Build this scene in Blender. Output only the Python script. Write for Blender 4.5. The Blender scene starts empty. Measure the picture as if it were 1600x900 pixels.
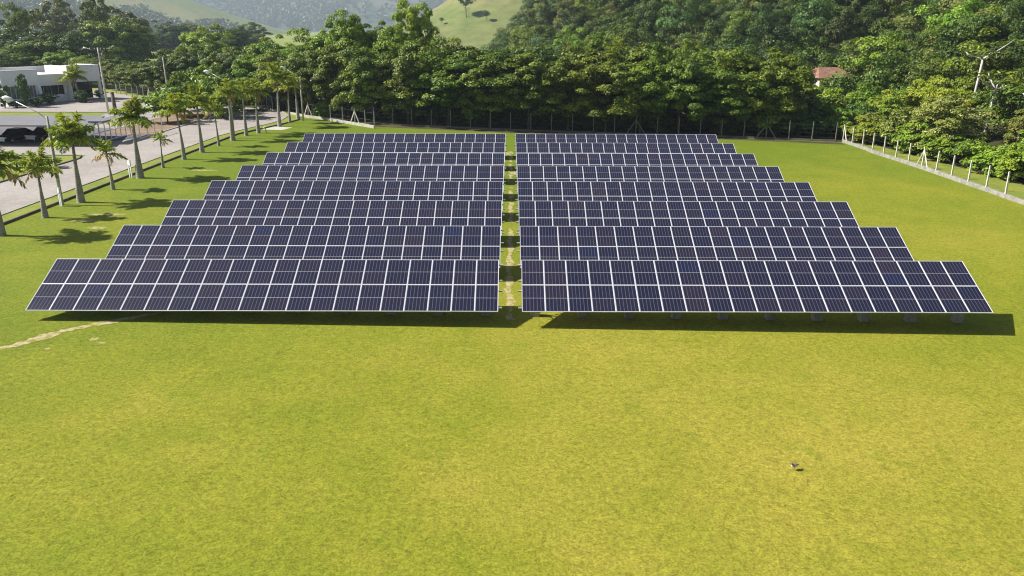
import bpy, bmesh, math, random
import numpy as np
from mathutils import Vector, Matrix, Euler

# ------------------------------------------------------------------ camera, world, sun
S = bpy.context.scene
C = S.collection
R_ = math.radians
F_PX = 1250.0                       # focal length in pixels of a 1600 wide frame
PITCH = math.atan(404.5 / F_PX)
CAM_LOC = Vector((0, 0, 12.7))
cd = bpy.data.cameras.new('camera')
cam = bpy.data.objects.new('camera', cd)
C.objects.link(cam)
cd.sensor_width = 36.0
cd.lens = 36.0 * F_PX / 1600.0
cd.clip_start = 0.1
cd.clip_end = 20000
CAM_ROT = Matrix.Rotation(-0.0024, 3, 'Z') @ Matrix.Rotation(math.pi / 2 - PITCH, 3, 'X') @ Matrix.Rotation(R_(0.19), 3, 'Z')
cam.matrix_world = Matrix.Translation(CAM_LOC) @ CAM_ROT.to_4x4()
S.camera = cam

SUN_EL, SUN_AZ = R_(43), R_(-85)
SUN = Vector((math.sin(SUN_AZ) * math.cos(SUN_EL), math.cos(SUN_AZ) * math.cos(SUN_EL), math.sin(SUN_EL)))
w = bpy.data.worlds.new('World'); S.world = w; w.use_nodes = True
nt = w.node_tree; nt.nodes.clear()
sky = nt.nodes.new('ShaderNodeTexSky'); sky.sky_type = 'NISHITA'; sky.sun_disc = False
sky.sun_elevation = SUN_EL; sky.sun_rotation = SUN_AZ; sky.dust_density = 1.5
bg = nt.nodes.new('ShaderNodeBackground'); bg.inputs['Strength'].default_value = 0.05
wo = nt.nodes.new('ShaderNodeOutputWorld')
nt.links.new(sky.outputs[0], bg.inputs[0]); nt.links.new(bg.outputs[0], wo.inputs[0])
sd = bpy.data.lights.new('sun', 'SUN'); sd.energy = 5.0; sd.angle = R_(0.53); sd.color = (1.0, 0.95, 0.86)
sun = bpy.data.objects.new('sun', sd); C.objects.link(sun)
sun.rotation_euler = SUN.to_track_quat('Z', 'Y').to_euler()
S.view_settings.view_transform = 'Standard'; S.view_settings.look = 'None'
S.view_settings.exposure = 0.84; S.view_settings.gamma = 1.0; S.view_settings.use_curve_mapping = False
S.render.engine = 'CYCLES'
S.cycles.filter_width = 1.1
S.cycles.max_bounces = 6; S.cycles.diffuse_bounces = 2; S.cycles.glossy_bounces = 3
S.cycles.transmission_bounces = 3; S.cycles.transparent_max_bounces = 6

rnd = random.Random(7)
rng = np.random.default_rng(11)

# ------------------------------------------------------------------ terrain function and pixel helpers
def base(x):
    return -0.0133 * min(max(x, -24.0), 26.0)
def sstep(a, b, x):
    t = min(max((x - a) / (b - a), 0.0), 1.0)
    return t * t * (3 - 2 * t)
def hill_h(x, y):
    d1 = x - 56.0
    d2 = (x - 56.0) * 0.737 + (y - 150.0) * 0.676
    d = max(d1, d2)
    if d <= 0: return 0.0
    h = 0.46 * d * d / (d + 6.0)
    h = 95.0 * (1 - math.exp(-h / 95.0))
    return h * sstep(-8.0, 32.0, x) * (1 + 0.10 * math.sin(x * .09 + y * .05) + 0.07 * math.sin(x * .05 - y * .11))
def g(x, y):
    return base(x) + hill_h(x, y)
def ray(px, py):
    d = CAM_ROT @ Vector(((px - 800) / F_PX, (450 - py) / F_PX, -1.0))
    return d.normalized()
def gp(px, py, dz=0.0):
    """where the ray of a photo pixel meets the flat ground"""
    d = ray(px, py); z = 0.0
    for _ in range(6):
        t = (z + dz - CAM_LOC.z) / d.z
        p = CAM_LOC + d * t
        z = base(p.x)
    return Vector((p.x, p.y, z + dz))
CI = CAM_ROT.inverted()
def proj(p):
    q = CI @ (Vector(p) - CAM_LOC)
    if q.z > -1: return (-9999, -9999, 0)
    return (800 + F_PX * q.x / -q.z, 450 - F_PX * q.y / -q.z, -q.z)
def x_at(px, y, z=3.0):
    zc = y * math.cos(PITCH) + (CAM_LOC.z - z) * math.sin(PITCH)
    return (px - 797) / F_PX * zc

# ------------------------------------------------------------------ object helpers
def tag(o, label=None, cat=None, group=None, kind=None):
    if label: o['label'] = label
    if cat: o['category'] = cat
    if group: o['group'] = group
    if kind: o['kind'] = kind
    return o
def empty(name, loc, rz=0.0, label=None, cat=None, group=None):
    o = bpy.data.objects.new(name, None); C.objects.link(o)
    o.location = loc; o.rotation_euler = (0, 0, rz); o.empty_display_size = 0.2
    return tag(o, label, cat, group)
def inst(name, me, parent=None, loc=(0, 0, 0), rot=(0, 0, 0), sc=(1, 1, 1)):
    o = bpy.data.objects.new(name, me); C.objects.link(o)
    o.location = loc; o.rotation_euler = rot; o.scale = sc
    if parent: o.parent = parent
    return o

class MB:
    """collects shapes and links them as one mesh object"""
    def __init__(s): s.v = []; s.f = []; s.m = []; s.sm = []
    def add(s, vs, fs, m=0, smooth=False):
        o = len(s.v); s.v += [tuple(x) for x in vs]
        for f in fs: s.f.append(tuple(i + o for i in f)); s.m.append(m); s.sm.append(smooth)
        return s
    def box(s, c, d, m=0, mat=None, taper=1.0):
        x, y, z = d[0] / 2, d[1] / 2, d[2] / 2
        vs = []
        for sz, k in ((-1, 1.0), (1, taper)):
            for sx, sy in ((-1, -1), (1, -1), (1, 1), (-1, 1)):
                v = Vector((sx * x * k, sy * y * k, sz * z))
                if mat: v = mat @ v
                vs.append(v + Vector(c))
        return s.add(vs, [(3, 2, 1, 0), (4, 5, 6, 7), (0, 1, 5, 4), (1, 2, 6, 5), (2, 3, 7, 6), (3, 0, 4, 7)], m)
    def tube(s, pts, radii, n=8, m=0, smooth=True, cap=True):
        pts = [Vector(p) for p in pts]
        if not hasattr(radii, '__len__'): radii = [radii] * len(pts)
        vs, fs = [], []
        ref = Vector((0.13, 0.97, 0.2))
        for i, p in enumerate(pts):
            d = (pts[min(i + 1, len(pts) - 1)] - pts[max(i - 1, 0)]).normalized()
            a = d.cross(ref)
            if a.length < .05: a = d.cross(Vector((1, 0, 0)))
            a.normalize(); b = d.cross(a)
            for k in range(n):
                t = 2 * math.pi * k / n
                vs.append(p + (a * math.cos(t) + b * math.sin(t)) * radii[i])
        for i in range(len(pts) - 1):
            for k in range(n):
                k2 = (k + 1) % n
                fs.append((i * n + k, i * n + k2, (i + 1) * n + k2, (i + 1) * n + k))
        s.add(vs, fs, m, smooth)
        if cap:
            o = len(s.v) - len(vs); L = len(pts) - 1
            s.f.append(tuple(o + k for k in reversed(range(n)))); s.m.append(m); s.sm.append(False)
            s.f.append(tuple(o + L * n + k for k in range(n))); s.m.append(m); s.sm.append(False)
        return s
    def bar(s, a, b, wd, m=0, n=4):
        return s.tube([a, b], wd * .7071, n, m, False)
    def prism(s, poly, z0, z1, m=0):
        n = len(poly)
        vs = [(p[0], p[1], z0) for p in poly] + [(p[0], p[1], z1) for p in poly]
        fs = [tuple(reversed(range(n))), tuple(range(n, 2 * n))]
        fs += [(i, (i + 1) % n, n + (i + 1) % n, n + i) for i in range(n)]
        return s.add(vs, fs, m)
    def mesh(s, name, mats):
        me = bpy.data.meshes.new(name)
        me.from_pydata(s.v, [], s.f)
        for x in (mats if isinstance(mats, (list, tuple)) else [mats]): me.materials.append(x)
        me.polygons.foreach_set('material_index', s.m)
        me.polygons.foreach_set('use_smooth', s.sm)
        me.update()
        return me
    def build(s, name, mats, parent=None, loc=(0, 0, 0), rot=(0, 0, 0)):
        return inst(name, s.mesh(name, mats), parent, loc, rot)

# ------------------------------------------------------------------ materials
def nodes(name):
    m = bpy.data.materials.new(name); m.use_nodes = True
    t = m.node_tree
    return m, t, t.nodes['Principled BSDF']
def N(t, typ, **kw):
    n = t.nodes.new(typ)
    for k, v in kw.items():
        if k in n.inputs.keys(): n.inputs[k].default_value = v
        else: setattr(n, k, v)
    return n
def noise(t, vec, scale, detail=4, rough=.6):
    n = N(t, 'ShaderNodeTexNoise'); n.inputs['Scale'].default_value = scale
    n.inputs['Detail'].default_value = detail; n.inputs['Roughness'].default_value = rough
    if vec: t.links.new(vec, n.inputs['Vector'])
    return n.outputs['Fac']
def ramp(t, fac, stops):
    n = N(t, 'ShaderNodeValToRGB'); e = n.color_ramp.elements
    while len(e) < len(stops): e.new(.5)
    for k, (p, c) in enumerate(stops):
        e[k].position = p
        e[k].color = (c, c, c, 1) if not hasattr(c, '__len__') else (*c, 1)
    t.links.new(fac, n.inputs[0]); return n.outputs[0]
def mix(t, fac, a, b, blend='MIX'):
    n = N(t, 'ShaderNodeMix', data_type='RGBA', blend_type=blend)
    for s, v in ((n.inputs[0], fac), (n.inputs[6], a), (n.inputs[7], b)):
        if hasattr(v, 'is_linked') or isinstance(v, bpy.types.NodeSocket): t.links.new(v, s)
        elif hasattr(v, '__len__'): s.default_value = (*v, 1)
        else: s.default_value = v
    return n.outputs[2]
def mathn(t, op, a, b=0.0, c=0.0):
    n = N(t, 'ShaderNodeMath', operation=op)
    for s, v in zip(n.inputs, (a, b, c)):
        if isinstance(v, bpy.types.NodeSocket): t.links.new(v, s)
        else: s.default_value = v
    return n.outputs[0]
def geo_pos(t): return N(t, 'ShaderNodeNewGeometry').outputs['Position']
def obj_pos(t): return N(t, 'ShaderNodeTexCoord').outputs['Object']
def bump(t, b, h, strength, dist):
    n = N(t, 'ShaderNodeBump'); n.inputs['Strength'].default_value = strength; n.inputs['Distance'].default_value = dist
    t.links.new(h, n.inputs['Height']); t.links.new(n.outputs[0], b.inputs['Normal'])

def plain(name, col, rough=.6, var=.15, scale=3.0, metal=0.0, grain=0.0, spec=.5):
    m, t, b = nodes(name)
    p = geo_pos(t)
    f = noise(t, p, scale, 6, .65)
    lo = tuple(max(c * (1 - var), 0) for c in col); hi = tuple(min(c * (1 + var), 1) for c in col)
    t.links.new(ramp(t, f, [(.3, lo), (.7, hi)]), b.inputs['Base Color'])
    b.inputs['Roughness'].default_value = rough; b.inputs['Metallic'].default_value = metal
    b.inputs['Specular IOR Level'].default_value = spec
    if grain: bump(t, b, noise(t, p, scale * 12, 4), .4, grain)
    return m

def leafmat(name, stops, rough=.42, trans=.17, hue=.03, val=.4, spec=.25):
    """leaf colour varies leaf by leaf and tree by tree; light passes through"""
    m, t, b = nodes(name)
    a = N(t, 'ShaderNodeAttribute', attribute_name='tint')
    oi = N(t, 'ShaderNodeObjectInfo')
    col = ramp(t, a.outputs['Fac'], stops)
    h = N(t, 'ShaderNodeHueSaturation')
    t.links.new(col, h.inputs['Color'])
    r = oi.outputs['Random']
    t.links.new(mathn(t, 'MULTIPLY_ADD', r, hue, .5 - hue / 2), h.inputs['Hue'])
    r2 = mathn(t, 'FRACT', mathn(t, 'MULTIPLY', r, 7.31))
    t.links.new(mathn(t, 'MULTIPLY_ADD', r2, val, 1 - val / 2), h.inputs['Value'])
    c = h.outputs[0]
    t.links.new(c, b.inputs['Base Color'])
    b.inputs['Roughness'].default_value = rough; b.inputs['Specular IOR Level'].default_value = spec
    tr = N(t, 'ShaderNodeBsdfTranslucent')
    t.links.new(mix(t, 1.0, c, (1.25, 1.15, .55), 'MULTIPLY'), tr.inputs['Color'])
    ms = N(t, 'ShaderNodeMixShader'); ms.inputs[0].default_value = trans
    out = t.nodes['Material Output']
    t.links.new(b.outputs[0], ms.inputs[1]); t.links.new(tr.outputs[0], ms.inputs[2]); t.links.new(ms.outputs[0], out.inputs['Surface'])
    return m

M = {}
def N_clamp(t, v, lo, hi):
    return mathn(t, 'MINIMUM', mathn(t, 'MAXIMUM', v, lo), hi)
def lawn_mat():
    m, t, b = nodes('lawn_grass')
    p = geo_pos(t)
    sep = N(t, 'ShaderNodeSeparateXYZ'); t.links.new(p, sep.inputs[0])
    big = noise(t, p, .045, 3, .5)
    mid = noise(t, p, .33, 5, .62)
    # drier turf on the open field, greener turf farther back
    dry = mathn(t, 'MULTIPLY_ADD', mathn(t, 'ABSOLUTE', mathn(t, 'ADD', sep.outputs['Y'], -22.0)), -.0085, .50)
    f = mathn(t, 'ADD', mathn(t, 'MULTIPLY_ADD', big, .95, -.475), mathn(t, 'MULTIPLY_ADD', mid, .6, -.30))
    f = mathn(t, 'ADD', f, dry)
    f = mathn(t, 'ADD', f, N_clamp(t, mathn(t, 'MULTIPLY', sep.outputs['X'], .009), -.16, .07))
    base_c = ramp(t, f, [(.0, (.125, .172, .012)), (.35, (.20, .215, .018)), (.7, (.30, .262, .038)), (1.0, (.365, .29, .065))])
    # greener tussocks
    tus = ramp(t, noise(t, p, .55, 7, .72), [(.56, 0.0), (.68, 1.0)])
    base_c = mix(t, mathn(t, 'MULTIPLY', tus, .5), base_c, (.13, .185, .010))
    # blades and thatch: fine grain
    g1 = noise(t, p, 5.0, 6, .8)
    g2 = noise(t, p, 14.0, 4, .8)
    base_c = mix(t, .75, base_c, ramp(t, g1, [(.30, .5), (.5, 1.0), (.70, 1.45)]), 'MULTIPLY')
    base_c = mix(t, .6, base_c, ramp(t, g2, [(.33, .35), (.5, 1.0), (.67, 1.6)]), 'MULTIPLY')
    # bare scuffed flecks
    fl = ramp(t, noise(t, p, 3.1, 6, .8), [(.70, 0.0), (.76, 1.0)])
    base_c = mix(t, mathn(t, 'MULTIPLY', fl, .35), base_c, (.42, .36, .20))
    t.links.new(base_c, b.inputs['Base Color'])
    b.inputs['Roughness'].default_value = .85; b.inputs['Specular IOR Level'].default_value = .12
    b.inputs['Sheen Weight'].default_value = .0
    hsum = mathn(t, 'ADD', mathn(t, 'MULTIPLY', g1, 1.0), mathn(t, 'MULTIPLY', g2, .5))
    bump(t, b, hsum, .55, .05)
    return m
M['lawn'] = lawn_mat()
def two_tone(name, a, bcol, scale, rough=.9, lo=.4, hi=.6, grain=.03, fine=6.0):
    m, t, b = nodes(name); p = geo_pos(t)
    c = mix(t, ramp(t, noise(t, p, scale, 6, .65), [(lo, 0.0), (hi, 1.0)]), a, bcol)
    c = mix(t, .6, c, ramp(t, noise(t, p, fine, 5, .7), [(.3, .6), (.7, 1.35)]), 'MULTIPLY')
    t.links.new(c, b.inputs['Base Color']); b.inputs['Roughness'].default_value = rough
    b.inputs['Specular IOR Level'].default_value = .2
    bump(t, b, noise(t, p, fine, 5, .7), .5, grain)
    return m
M['field'] = two_tone('field_grass', (.16, .22, .035), (.25, .27, .06), .02, fine=.7, grain=.2)
M['verge'] = two_tone('verge_grass', (.15, .20, .025), (.22, .235, .04), .4)
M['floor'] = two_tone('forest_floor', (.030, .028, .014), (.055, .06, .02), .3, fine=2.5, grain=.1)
M['soil'] = two_tone('bare_soil', (.20, .135, .09), (.27, .20, .13), .5)
M['shade_soil'] = two_tone('shade_darkened_soil', (.05, .04, .022), (.085, .065, .04), .6)  # soil strip's brown darkened to carry the shade below the tree row
M['road'] = two_tone('pale_paving', (.29, .26, .24), (.345, .315, .295), .15, .85, fine=4.0, grain=.008)
M['asphalt'] = two_tone('grey_paving', (.11, .105, .11), (.16, .15, .16), .3, .8, fine=4.0, grain=.008)
M['sand'] = two_tone('worn_sand', (.42, .36, .22), (.24, .215, .035), 3.2, .95, .42, .60, .02, 14.0)
M['sand2'] = two_tone('scuffed_turf', (.36, .32, .16), (.24, .23, .03), 2.6, .95, .42, .6, .02, 14.0)
M['conc'] = plain('weathered_concrete', (.44, .42, .38), .85, .25, 2.5, grain=.006)
M['conc_pale'] = plain('pale_concrete_post', (.62, .58, .50), .85, .18, 3.0, grain=.004)
M['post_shaded'] = plain('shaded_concrete_post', (.20, .19, .15), .9, .3, 3.0, grain=.004)  # dark version of the pale post, tree shade put into its colour
M['wall_grey'] = plain('rough_grey_wall', (.27, .26, .235), .9, .35, 1.6, grain=.02)
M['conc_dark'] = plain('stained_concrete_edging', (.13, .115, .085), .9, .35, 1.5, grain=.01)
M['white'] = plain('white_render', (.88, .87, .87), .7, .05, .6)
M['roofgrey'] = plain('grey_roof_sheet', (.17, .165, .18), .6, .12, .5)
M['roofwhite'] = plain('pale_roof_coating', (.72, .71, .70), .7, .12, .4)
M['whitepaint'] = plain('white_paint', (.80, .80, .80), .4, .04, 3.0)
M['galv'] = plain('galvanised_steel', (.55, .56, .57), .45, .12, 4.0, .6)
M['alu'] = plain('aluminium_frame', (.66, .66, .69), .42, .04, 4.0, .15)
M['backsheet'] = plain('white_backsheet', (.70, .71, .76), .35, .03, 4.0)
M['bark'] = plain('dark_bark', (.11, .085, .06), .9, .35, 2.0, grain=.03)
M['palebark'] = plain('pale_bark', (.55, .52, .47), .85, .2, 3.0, grain=.01)
M['redtile'] = plain('terracotta_tile', (.24, .125, .085), .85, .35, 1.2, grain=.02)
M['darkglass'] = plain('dark_glass', (.02, .022, .026), .08, .1, 1.0)
M['blackpaint'] = plain('black_car_paint', (.012, .012, .014), .16, .1, 1.0)
M['rubber'] = plain('black_rubber', (.02, .02, .02), .8, .1, 4.0)
M['lampglass'] = plain('lamp_lens', (.75, .76, .78), .25, .03, 4.0)
M['green_shaft'] = plain('palm_crownshaft', (.17, .22, .045), .5, .2, 2.0)
M['wood'] = plain('old_timber', (.14, .11, .085), .85, .3, 3.0)

def palm_trunk_mat():
    m, t, b = nodes('palm_trunk'); p = geo_pos(t)
    wv = N(t, 'ShaderNodeTexWave', wave_type='BANDS', bands_direction='Z'); wv.inputs['Scale'].default_value = 1.6
    wv.inputs['Distortion'].default_value = 1.5; t.links.new(p, wv.inputs['Vector'])
    c = mix(t, mathn(t, 'MULTIPLY', wv.outputs['Fac'], .45), (.36, .33, .29), (.20, .17, .14))
    c = mix(t, .7, c, ramp(t, noise(t, p, 3.0, 6), [(.3, .65), (.7, 1.3)]), 'MULTIPLY')
    t.links.new(c, b.inputs['Base Color']); b.inputs['Roughness'].default_value = .9
    bump(t, b, wv.outputs['Fac'], .4, .02)
    return m
M['palm_trunk'] = palm_trunk_mat()

def cell_mat():
    m, t, b = nodes('solar_cells')
    o = N(t, 'ShaderNodeTexCoord').outputs['Object']
    sp = N(t, 'ShaderNodeSeparateXYZ'); t.links.new(o, sp.inputs[0])
    def lines(v, period, half, offset=0.0):
        u = mathn(t, 'FRACT', mathn(t, 'MULTIPLY_ADD', v, 1 / period, offset))
        d = mathn(t, 'ABSOLUTE', mathn(t, 'SUBTRACT', u, .5))       # .5 on the line
        return mathn(t, 'GREATER_THAN', d, .5 - half / period)
    cw = .98 / 6; ch = .81 / 10
    a = lines(sp.outputs['X'], cw, .015)
    oi = N(t, 'ShaderNodeObjectInfo').outputs['Random']
    pan = N(t, 'ShaderNodeNewGeometry').outputs['Position']
    r2 = mathn(t, 'FRACT', mathn(t, 'MULTIPLY', oi, 13.7))
    col = ramp(t, oi, [(0, (.012, .0125, .031)), (.5, (.014, .0138, .031)), (.85, (.017, .0145, .031)), (.96, (.022, .0155, .029)), (1.0, (.011, .015, .046))])
    col = mix(t, .5, col, ramp(t, noise(t, o, 5.0, 2), [(.3, .8), (.7, 1.25)]), 'MULTIPLY')
    col = mix(t, mathn(t, 'MULTIPLY', a, .9), col, (.080, .080, .115))
    t.links.new(col, b.inputs['Base Color'])
    dust = noise(t, pan, .6, 5, .6)
    t.links.new(ramp(t, dust, [(.3, .10), (.7, .22)]), b.inputs['Roughness'])
    b.inputs['Specular IOR Level'].default_value = .5
    b.inputs['Coat Weight'].default_value = .3; b.inputs['Coat Roughness'].default_value = .05
    return m
M['cells'] = cell_mat()

G_ = lambda *c: c
M['leaf_broad'] = leafmat('broad_leaf', [(0, (.050, .098, .010)), (.5, (.125, .185, .016)), (1, (.27, .32, .036))])
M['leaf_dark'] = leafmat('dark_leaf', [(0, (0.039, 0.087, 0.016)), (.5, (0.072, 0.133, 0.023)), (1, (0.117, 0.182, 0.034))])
M['leaf_lime'] = leafmat('yellow_green_leaf', [(0, (0.156, 0.238, 0.017)), (.5, (0.247, 0.329, 0.025)), (1, (0.364, 0.406, 0.046))])
M['leaf_olive'] = leafmat('olive_leaf', [(0, (0.098, 0.133, 0.023)), (.5, (0.169, 0.196, 0.034)), (1, (0.260, 0.266, 0.063))])
M['leaf_pale'] = leafmat('pale_flowering_leaf', [(0, (0.130, 0.182, 0.023)), (.45, (0.273, 0.308, 0.057)), (.75, (0.468, 0.462, 0.138)), (1, (0.600, 0.600, 0.253))])
M['leaf_forest'] = leafmat('forest_leaf', [(0, (.032, .060, .008)), (.5, (.070, .112, .013)), (1, (.135, .18, .024))], hue=.05, val=.95, trans=.14)
M['leaf_fresh'] = leafmat('fresh_leaf', [(0, (0.098, 0.182, 0.014)), (.5, (0.169, 0.266, 0.021)), (1, (0.273, 0.350, 0.034))], hue=.04, val=.5)
M['frond'] = leafmat('palm_frond', [(0, (.17, .25, .025)), (.5, (.30, .39, .04)), (1, (.48, .50, .08))], rough=.4, trans=.38, hue=.03, val=.4)
M['frond_dry'] = leafmat('palm_frond_dry', [(0, (.28, .24, .06)), (.5, (.42, .31, .09)), (1, (.55, .38, .17))], rough=.6, trans=.2, hue=.02, val=.3)
M['far_leaf'] = leafmat('far_leaf', [(0, (0.046, 0.084, 0.023)), (.5, (0.078, 0.119, 0.032)), (1, (0.124, 0.168, 0.046))], hue=.0, val=.0)

# ------------------------------------------------------------------ sheets on the ground
def sheet(name, poly, dz, mat, kind='structure'):
    bm = bmesh.new()
    vs = [bm.verts.new((p[0], p[1], 0)) for p in poly]
    bm.faces.new(vs)
    for xk in (-24.0, 26.0):
        gm = bm.verts[:] + bm.edges[:] + bm.faces[:]
        bmesh.ops.bisect_plane(bm, geom=gm, plane_co=(xk, 0, 0), plane_no=(1, 0, 0))
    bmesh.ops.triangulate(bm, faces=bm.faces[:])
    bmesh.ops.recalc_face_normals(bm, faces=bm.faces[:])
    for v in bm.verts: v.co.z = base(v.co.x) + dz
    bm.normal_update()
    for f in bm.faces:
        if f.normal.z < 0: f.normal_flip()
    me = bpy.data.meshes.new(name); bm.to_mesh(me); bm.free(); me.materials.append(mat)
    o = inst(name, me)
    if kind: o['kind'] = kind
    return o

FEN = [(-90, 175), (-62, 148), (-41, 132.5), (-29.7, 119.5), (-18.6, 110.8), (0, 106.6), (14, 104.6), (27, 103.2), (40.6, 98.6), (40.4, 40)]
sheet('ground', [(-5500, -280), (5500, -280), (5500, 6000), (-5500, 6000)], -.02, M['field'])
sheet('lawn', [(-33.6, -60), (120, -60), (120, 58), (40.4, 58), (40.6, 98.6), (27, 103.2), (14, 104.6), (0, 106.6), (-18.6, 110.8), (-29.7, 119.5), (-33.6, 123)], 0.0, M['lawn'])
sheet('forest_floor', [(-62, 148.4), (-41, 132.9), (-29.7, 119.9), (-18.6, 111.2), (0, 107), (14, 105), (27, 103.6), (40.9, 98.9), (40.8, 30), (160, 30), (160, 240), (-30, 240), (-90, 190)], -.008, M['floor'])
# paving, road and islands on the left
sheet('pavement', [(-140, 82), (-43.4, 82), (-43.4, 98), (-50, 100), (-52, 128), (-43, 134.2), (-62, 147.6), (-90, 174), (-200, 174), (-200, 82)], .0, M['road'])
ROAD_R = [(-35.1, -40), (-35.1, 97), (-34.2, 104), (-32.8, 110), (-32.3, 115), (-33.0, 121), (-35.6, 127.2), (-39.4, 130.2), (-43, 133.8)]
ROAD_L = [(-52, 128), (-47, 126), (-44.2, 121), (-43.6, 115), (-43.4, 98), (-43.4, 82), (-42.7, 80), (-42.7, -40)]
sheet('road', ROAD_R + ROAD_L, .004, M['road'])
sheet('parking_bay', [(-140, 91.5), (-46.5, 91.5), (-44, 95), (-44, 104), (-60, 106), (-140, 106)], .005, M['asphalt'])
sheet('grass_strip', [(-150, 116.5), (-61.5, 116.5), (-60.5, 120), (-61.8, 125), (-150, 125)], .006, M['verge'])
sheet('grass_island', [(-120, 40), (-42.9, 40), (-42.9, 79.5), (-43.8, 81.5), (-120, 81.5)], .007, M['verge'])
sheet('planting_bed', [(-50.5, 100), (-43.8, 98.5), (-43.8, 115), (-44.6, 121), (-47.3, 126), (-51.5, 127.5)], .008, M['soil'])
sheet('grass_verge', [(-35.0, -40), (-33.55, -40), (-33.55, 99), (-32.4, 104), (-31.0, 110), (-30.2, 115.5), (-30.8, 120), (-33.5, 126), (-35.5, 127.3), (-32.9, 121), (-32.2, 115), (-32.7, 110), (-34.1, 104), (-35.0, 97)], .055, M['verge'])
sheet('soil_strip', [(-18.8, 110.3), (-18, 108.2), (0, 104.0), (14, 102.2), (27, 100.9), (40.2, 96.4), (40.2, 98.2), (27, 102.8), (14, 104.2), (0, 106.2)], .004, M['shade_soil'])
sheet('grass_margin', [(40.5, 40), (46.5, 40), (45.5, 75), (43.5, 97), (40.8, 98.2)], -.003, M['verge'])
sheet('concrete_pad', [(-33.0, 104.2), (-29.2, 103.6), (-28.6, 106.4), (-32.2, 107.8)], .012, M['conc'])

# kerbs (real steps)
def strip(mb, pts, wd, z0, z1, m=0):
    for a, b in zip(pts[:-1], pts[1:]):
        a = Vector((a[0], a[1], 0)); b = Vector((b[0], b[1], 0)); d = b - a; L = d.length
        ang = math.atan2(d.y, d.x); mid = (a + b) / 2
        mb.box((mid.x, mid.y, base(mid.x) + (z0 + z1) / 2), (L, wd, z1 - z0), m, Matrix.Rotation(ang, 3, 'Z'))
def kerb(pts, label, wd=.16, z0=-.1, z1=.11, mat='conc', name='kerb'):
    k = MB(); strip(k, pts, wd, z0, z1)
    o = k.build(name, M[mat]); o['kind'] = 'structure'; return o
kerb(ROAD_R[:-1], '', mat='wall_grey')
kerb([(-43.5, 98.5), (-43.7, 115), (-44.4, 121), (-47.1, 126)], '')
kerb([(-42.8, 40), (-42.8, 79.5), (-43.7, 81.6)], '', mat='conc_dark')
kerb([(-43.7, 81.65), (-120, 81.65)], '')
kerb([(-61.6, 116.4), (-150, 116.4)], '')
kerb([(-61.7, 125.1), (-150, 125.1)], '')
kerb([(-33.45, -40), (-33.45, 99), (-32.3, 104), (-30.9, 110), (-30.1, 115.5)], '', .16, -.3, .16, 'conc_dark', 'edging')

# worn paths
def worn(name, pts, wd, dz, mat, seed, gaps=0.0, kind='structure'):
    r = random.Random(seed); P = [Vector((p[0], p[1])) for p in pts]
    L, R, run = [], [], []
    mb = MB()
    dense = []
    for a, b in zip(P[:-1], P[1:]):
        n = max(2, int((b - a).length / .14))
        dense += [a.lerp(b, k / n) for k in range(n)]
    dense.append(P[-1])
    def flush(run):
        if len(run) < 4: return
        vs = [v for pr in run for v in pr]
        vs = [(v[0], v[1], base(v[0]) + dz) for v in vs]
        mb.add(vs, [(2 * i, 2 * i + 1, 2 * i + 3, 2 * i + 2) for i in range(len(run) - 1)])
    w0 = wd; skip = 0; ph = r.random() * 9
    for i, p in enumerate(dense):
        d = (dense[min(i + 1, len(dense) - 1)] - dense[max(i - 1, 0)]).normalized(); nrm = Vector((-d.y, d.x))
        wl = wd * (.5 + .28 * math.sin(i * .31 + ph) * math.sin(i * .13) + r.uniform(-.2, .2))
        wr = wd * (.5 + .28 * math.sin(i * .27 - ph) + r.uniform(-.2, .2))
        if skip > 0:
            skip -= 1
            if skip == 0: run = []
            continue
        run.append((p - nrm * wr * .8, p + nrm * wl * .8))
        if r.random() < gaps:
            flush(run); run = []; skip = r.randint(2, 8)
    flush(run)
    o = mb.build(name, M[mat]); o['kind'] = kind
    return o
worn('footpath', [gp(-30, 553), gp(0, 545), gp(50, 531), gp(100, 518), gp(150, 507), gp(180, 500), gp(230, 492), gp(300, 480)], .55, .006, 'sand', 3)
worn('footpath', [(.05, 33.5), (-.06, 40), (.0, 50), (.05, 62), (0, 76), (.05, 88)], .40, .006, 'sand', 5, .03)
def patch(px, py, rx, ry, seed, mat='sand2'):
    r = random.Random(seed); c = gp(px, py); n = 22
    mb = MB(); vs = [(c.x, c.y, base(c.x) + .006)]
    for k in range(n):
        t = 2 * math.pi * k / n; q = .55 + .45 * r.random()
        x, y = c.x + rx * q * math.cos(t), c.y + ry * q * math.sin(t)
        vs.append((x, y, base(x) + .006))
    mb.add(vs, [(0, 1 + k, 1 + (k + 1) % n) for k in range(n)])
    o = mb.build('bare_patch', M[mat]); o['kind'] = 'structure'
for i, a in enumerate([(147, 530, .28, .22), (160, 536, .2, .12), (74, 545, .16, .12), (135, 345, 1.2, .5), (170, 335, 1.6, .4), (318, 266, 1.6, .45), (150, 356, .9, .4)]):
    patch(*a, seed=40 + i)
for px, yy in ((-.2, 86), (.25, 74), (0, 70)):
    c = proj((px, yy, 0)); patch(c[0], c[1], .45, 1.2, int(yy), 'sand')

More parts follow.
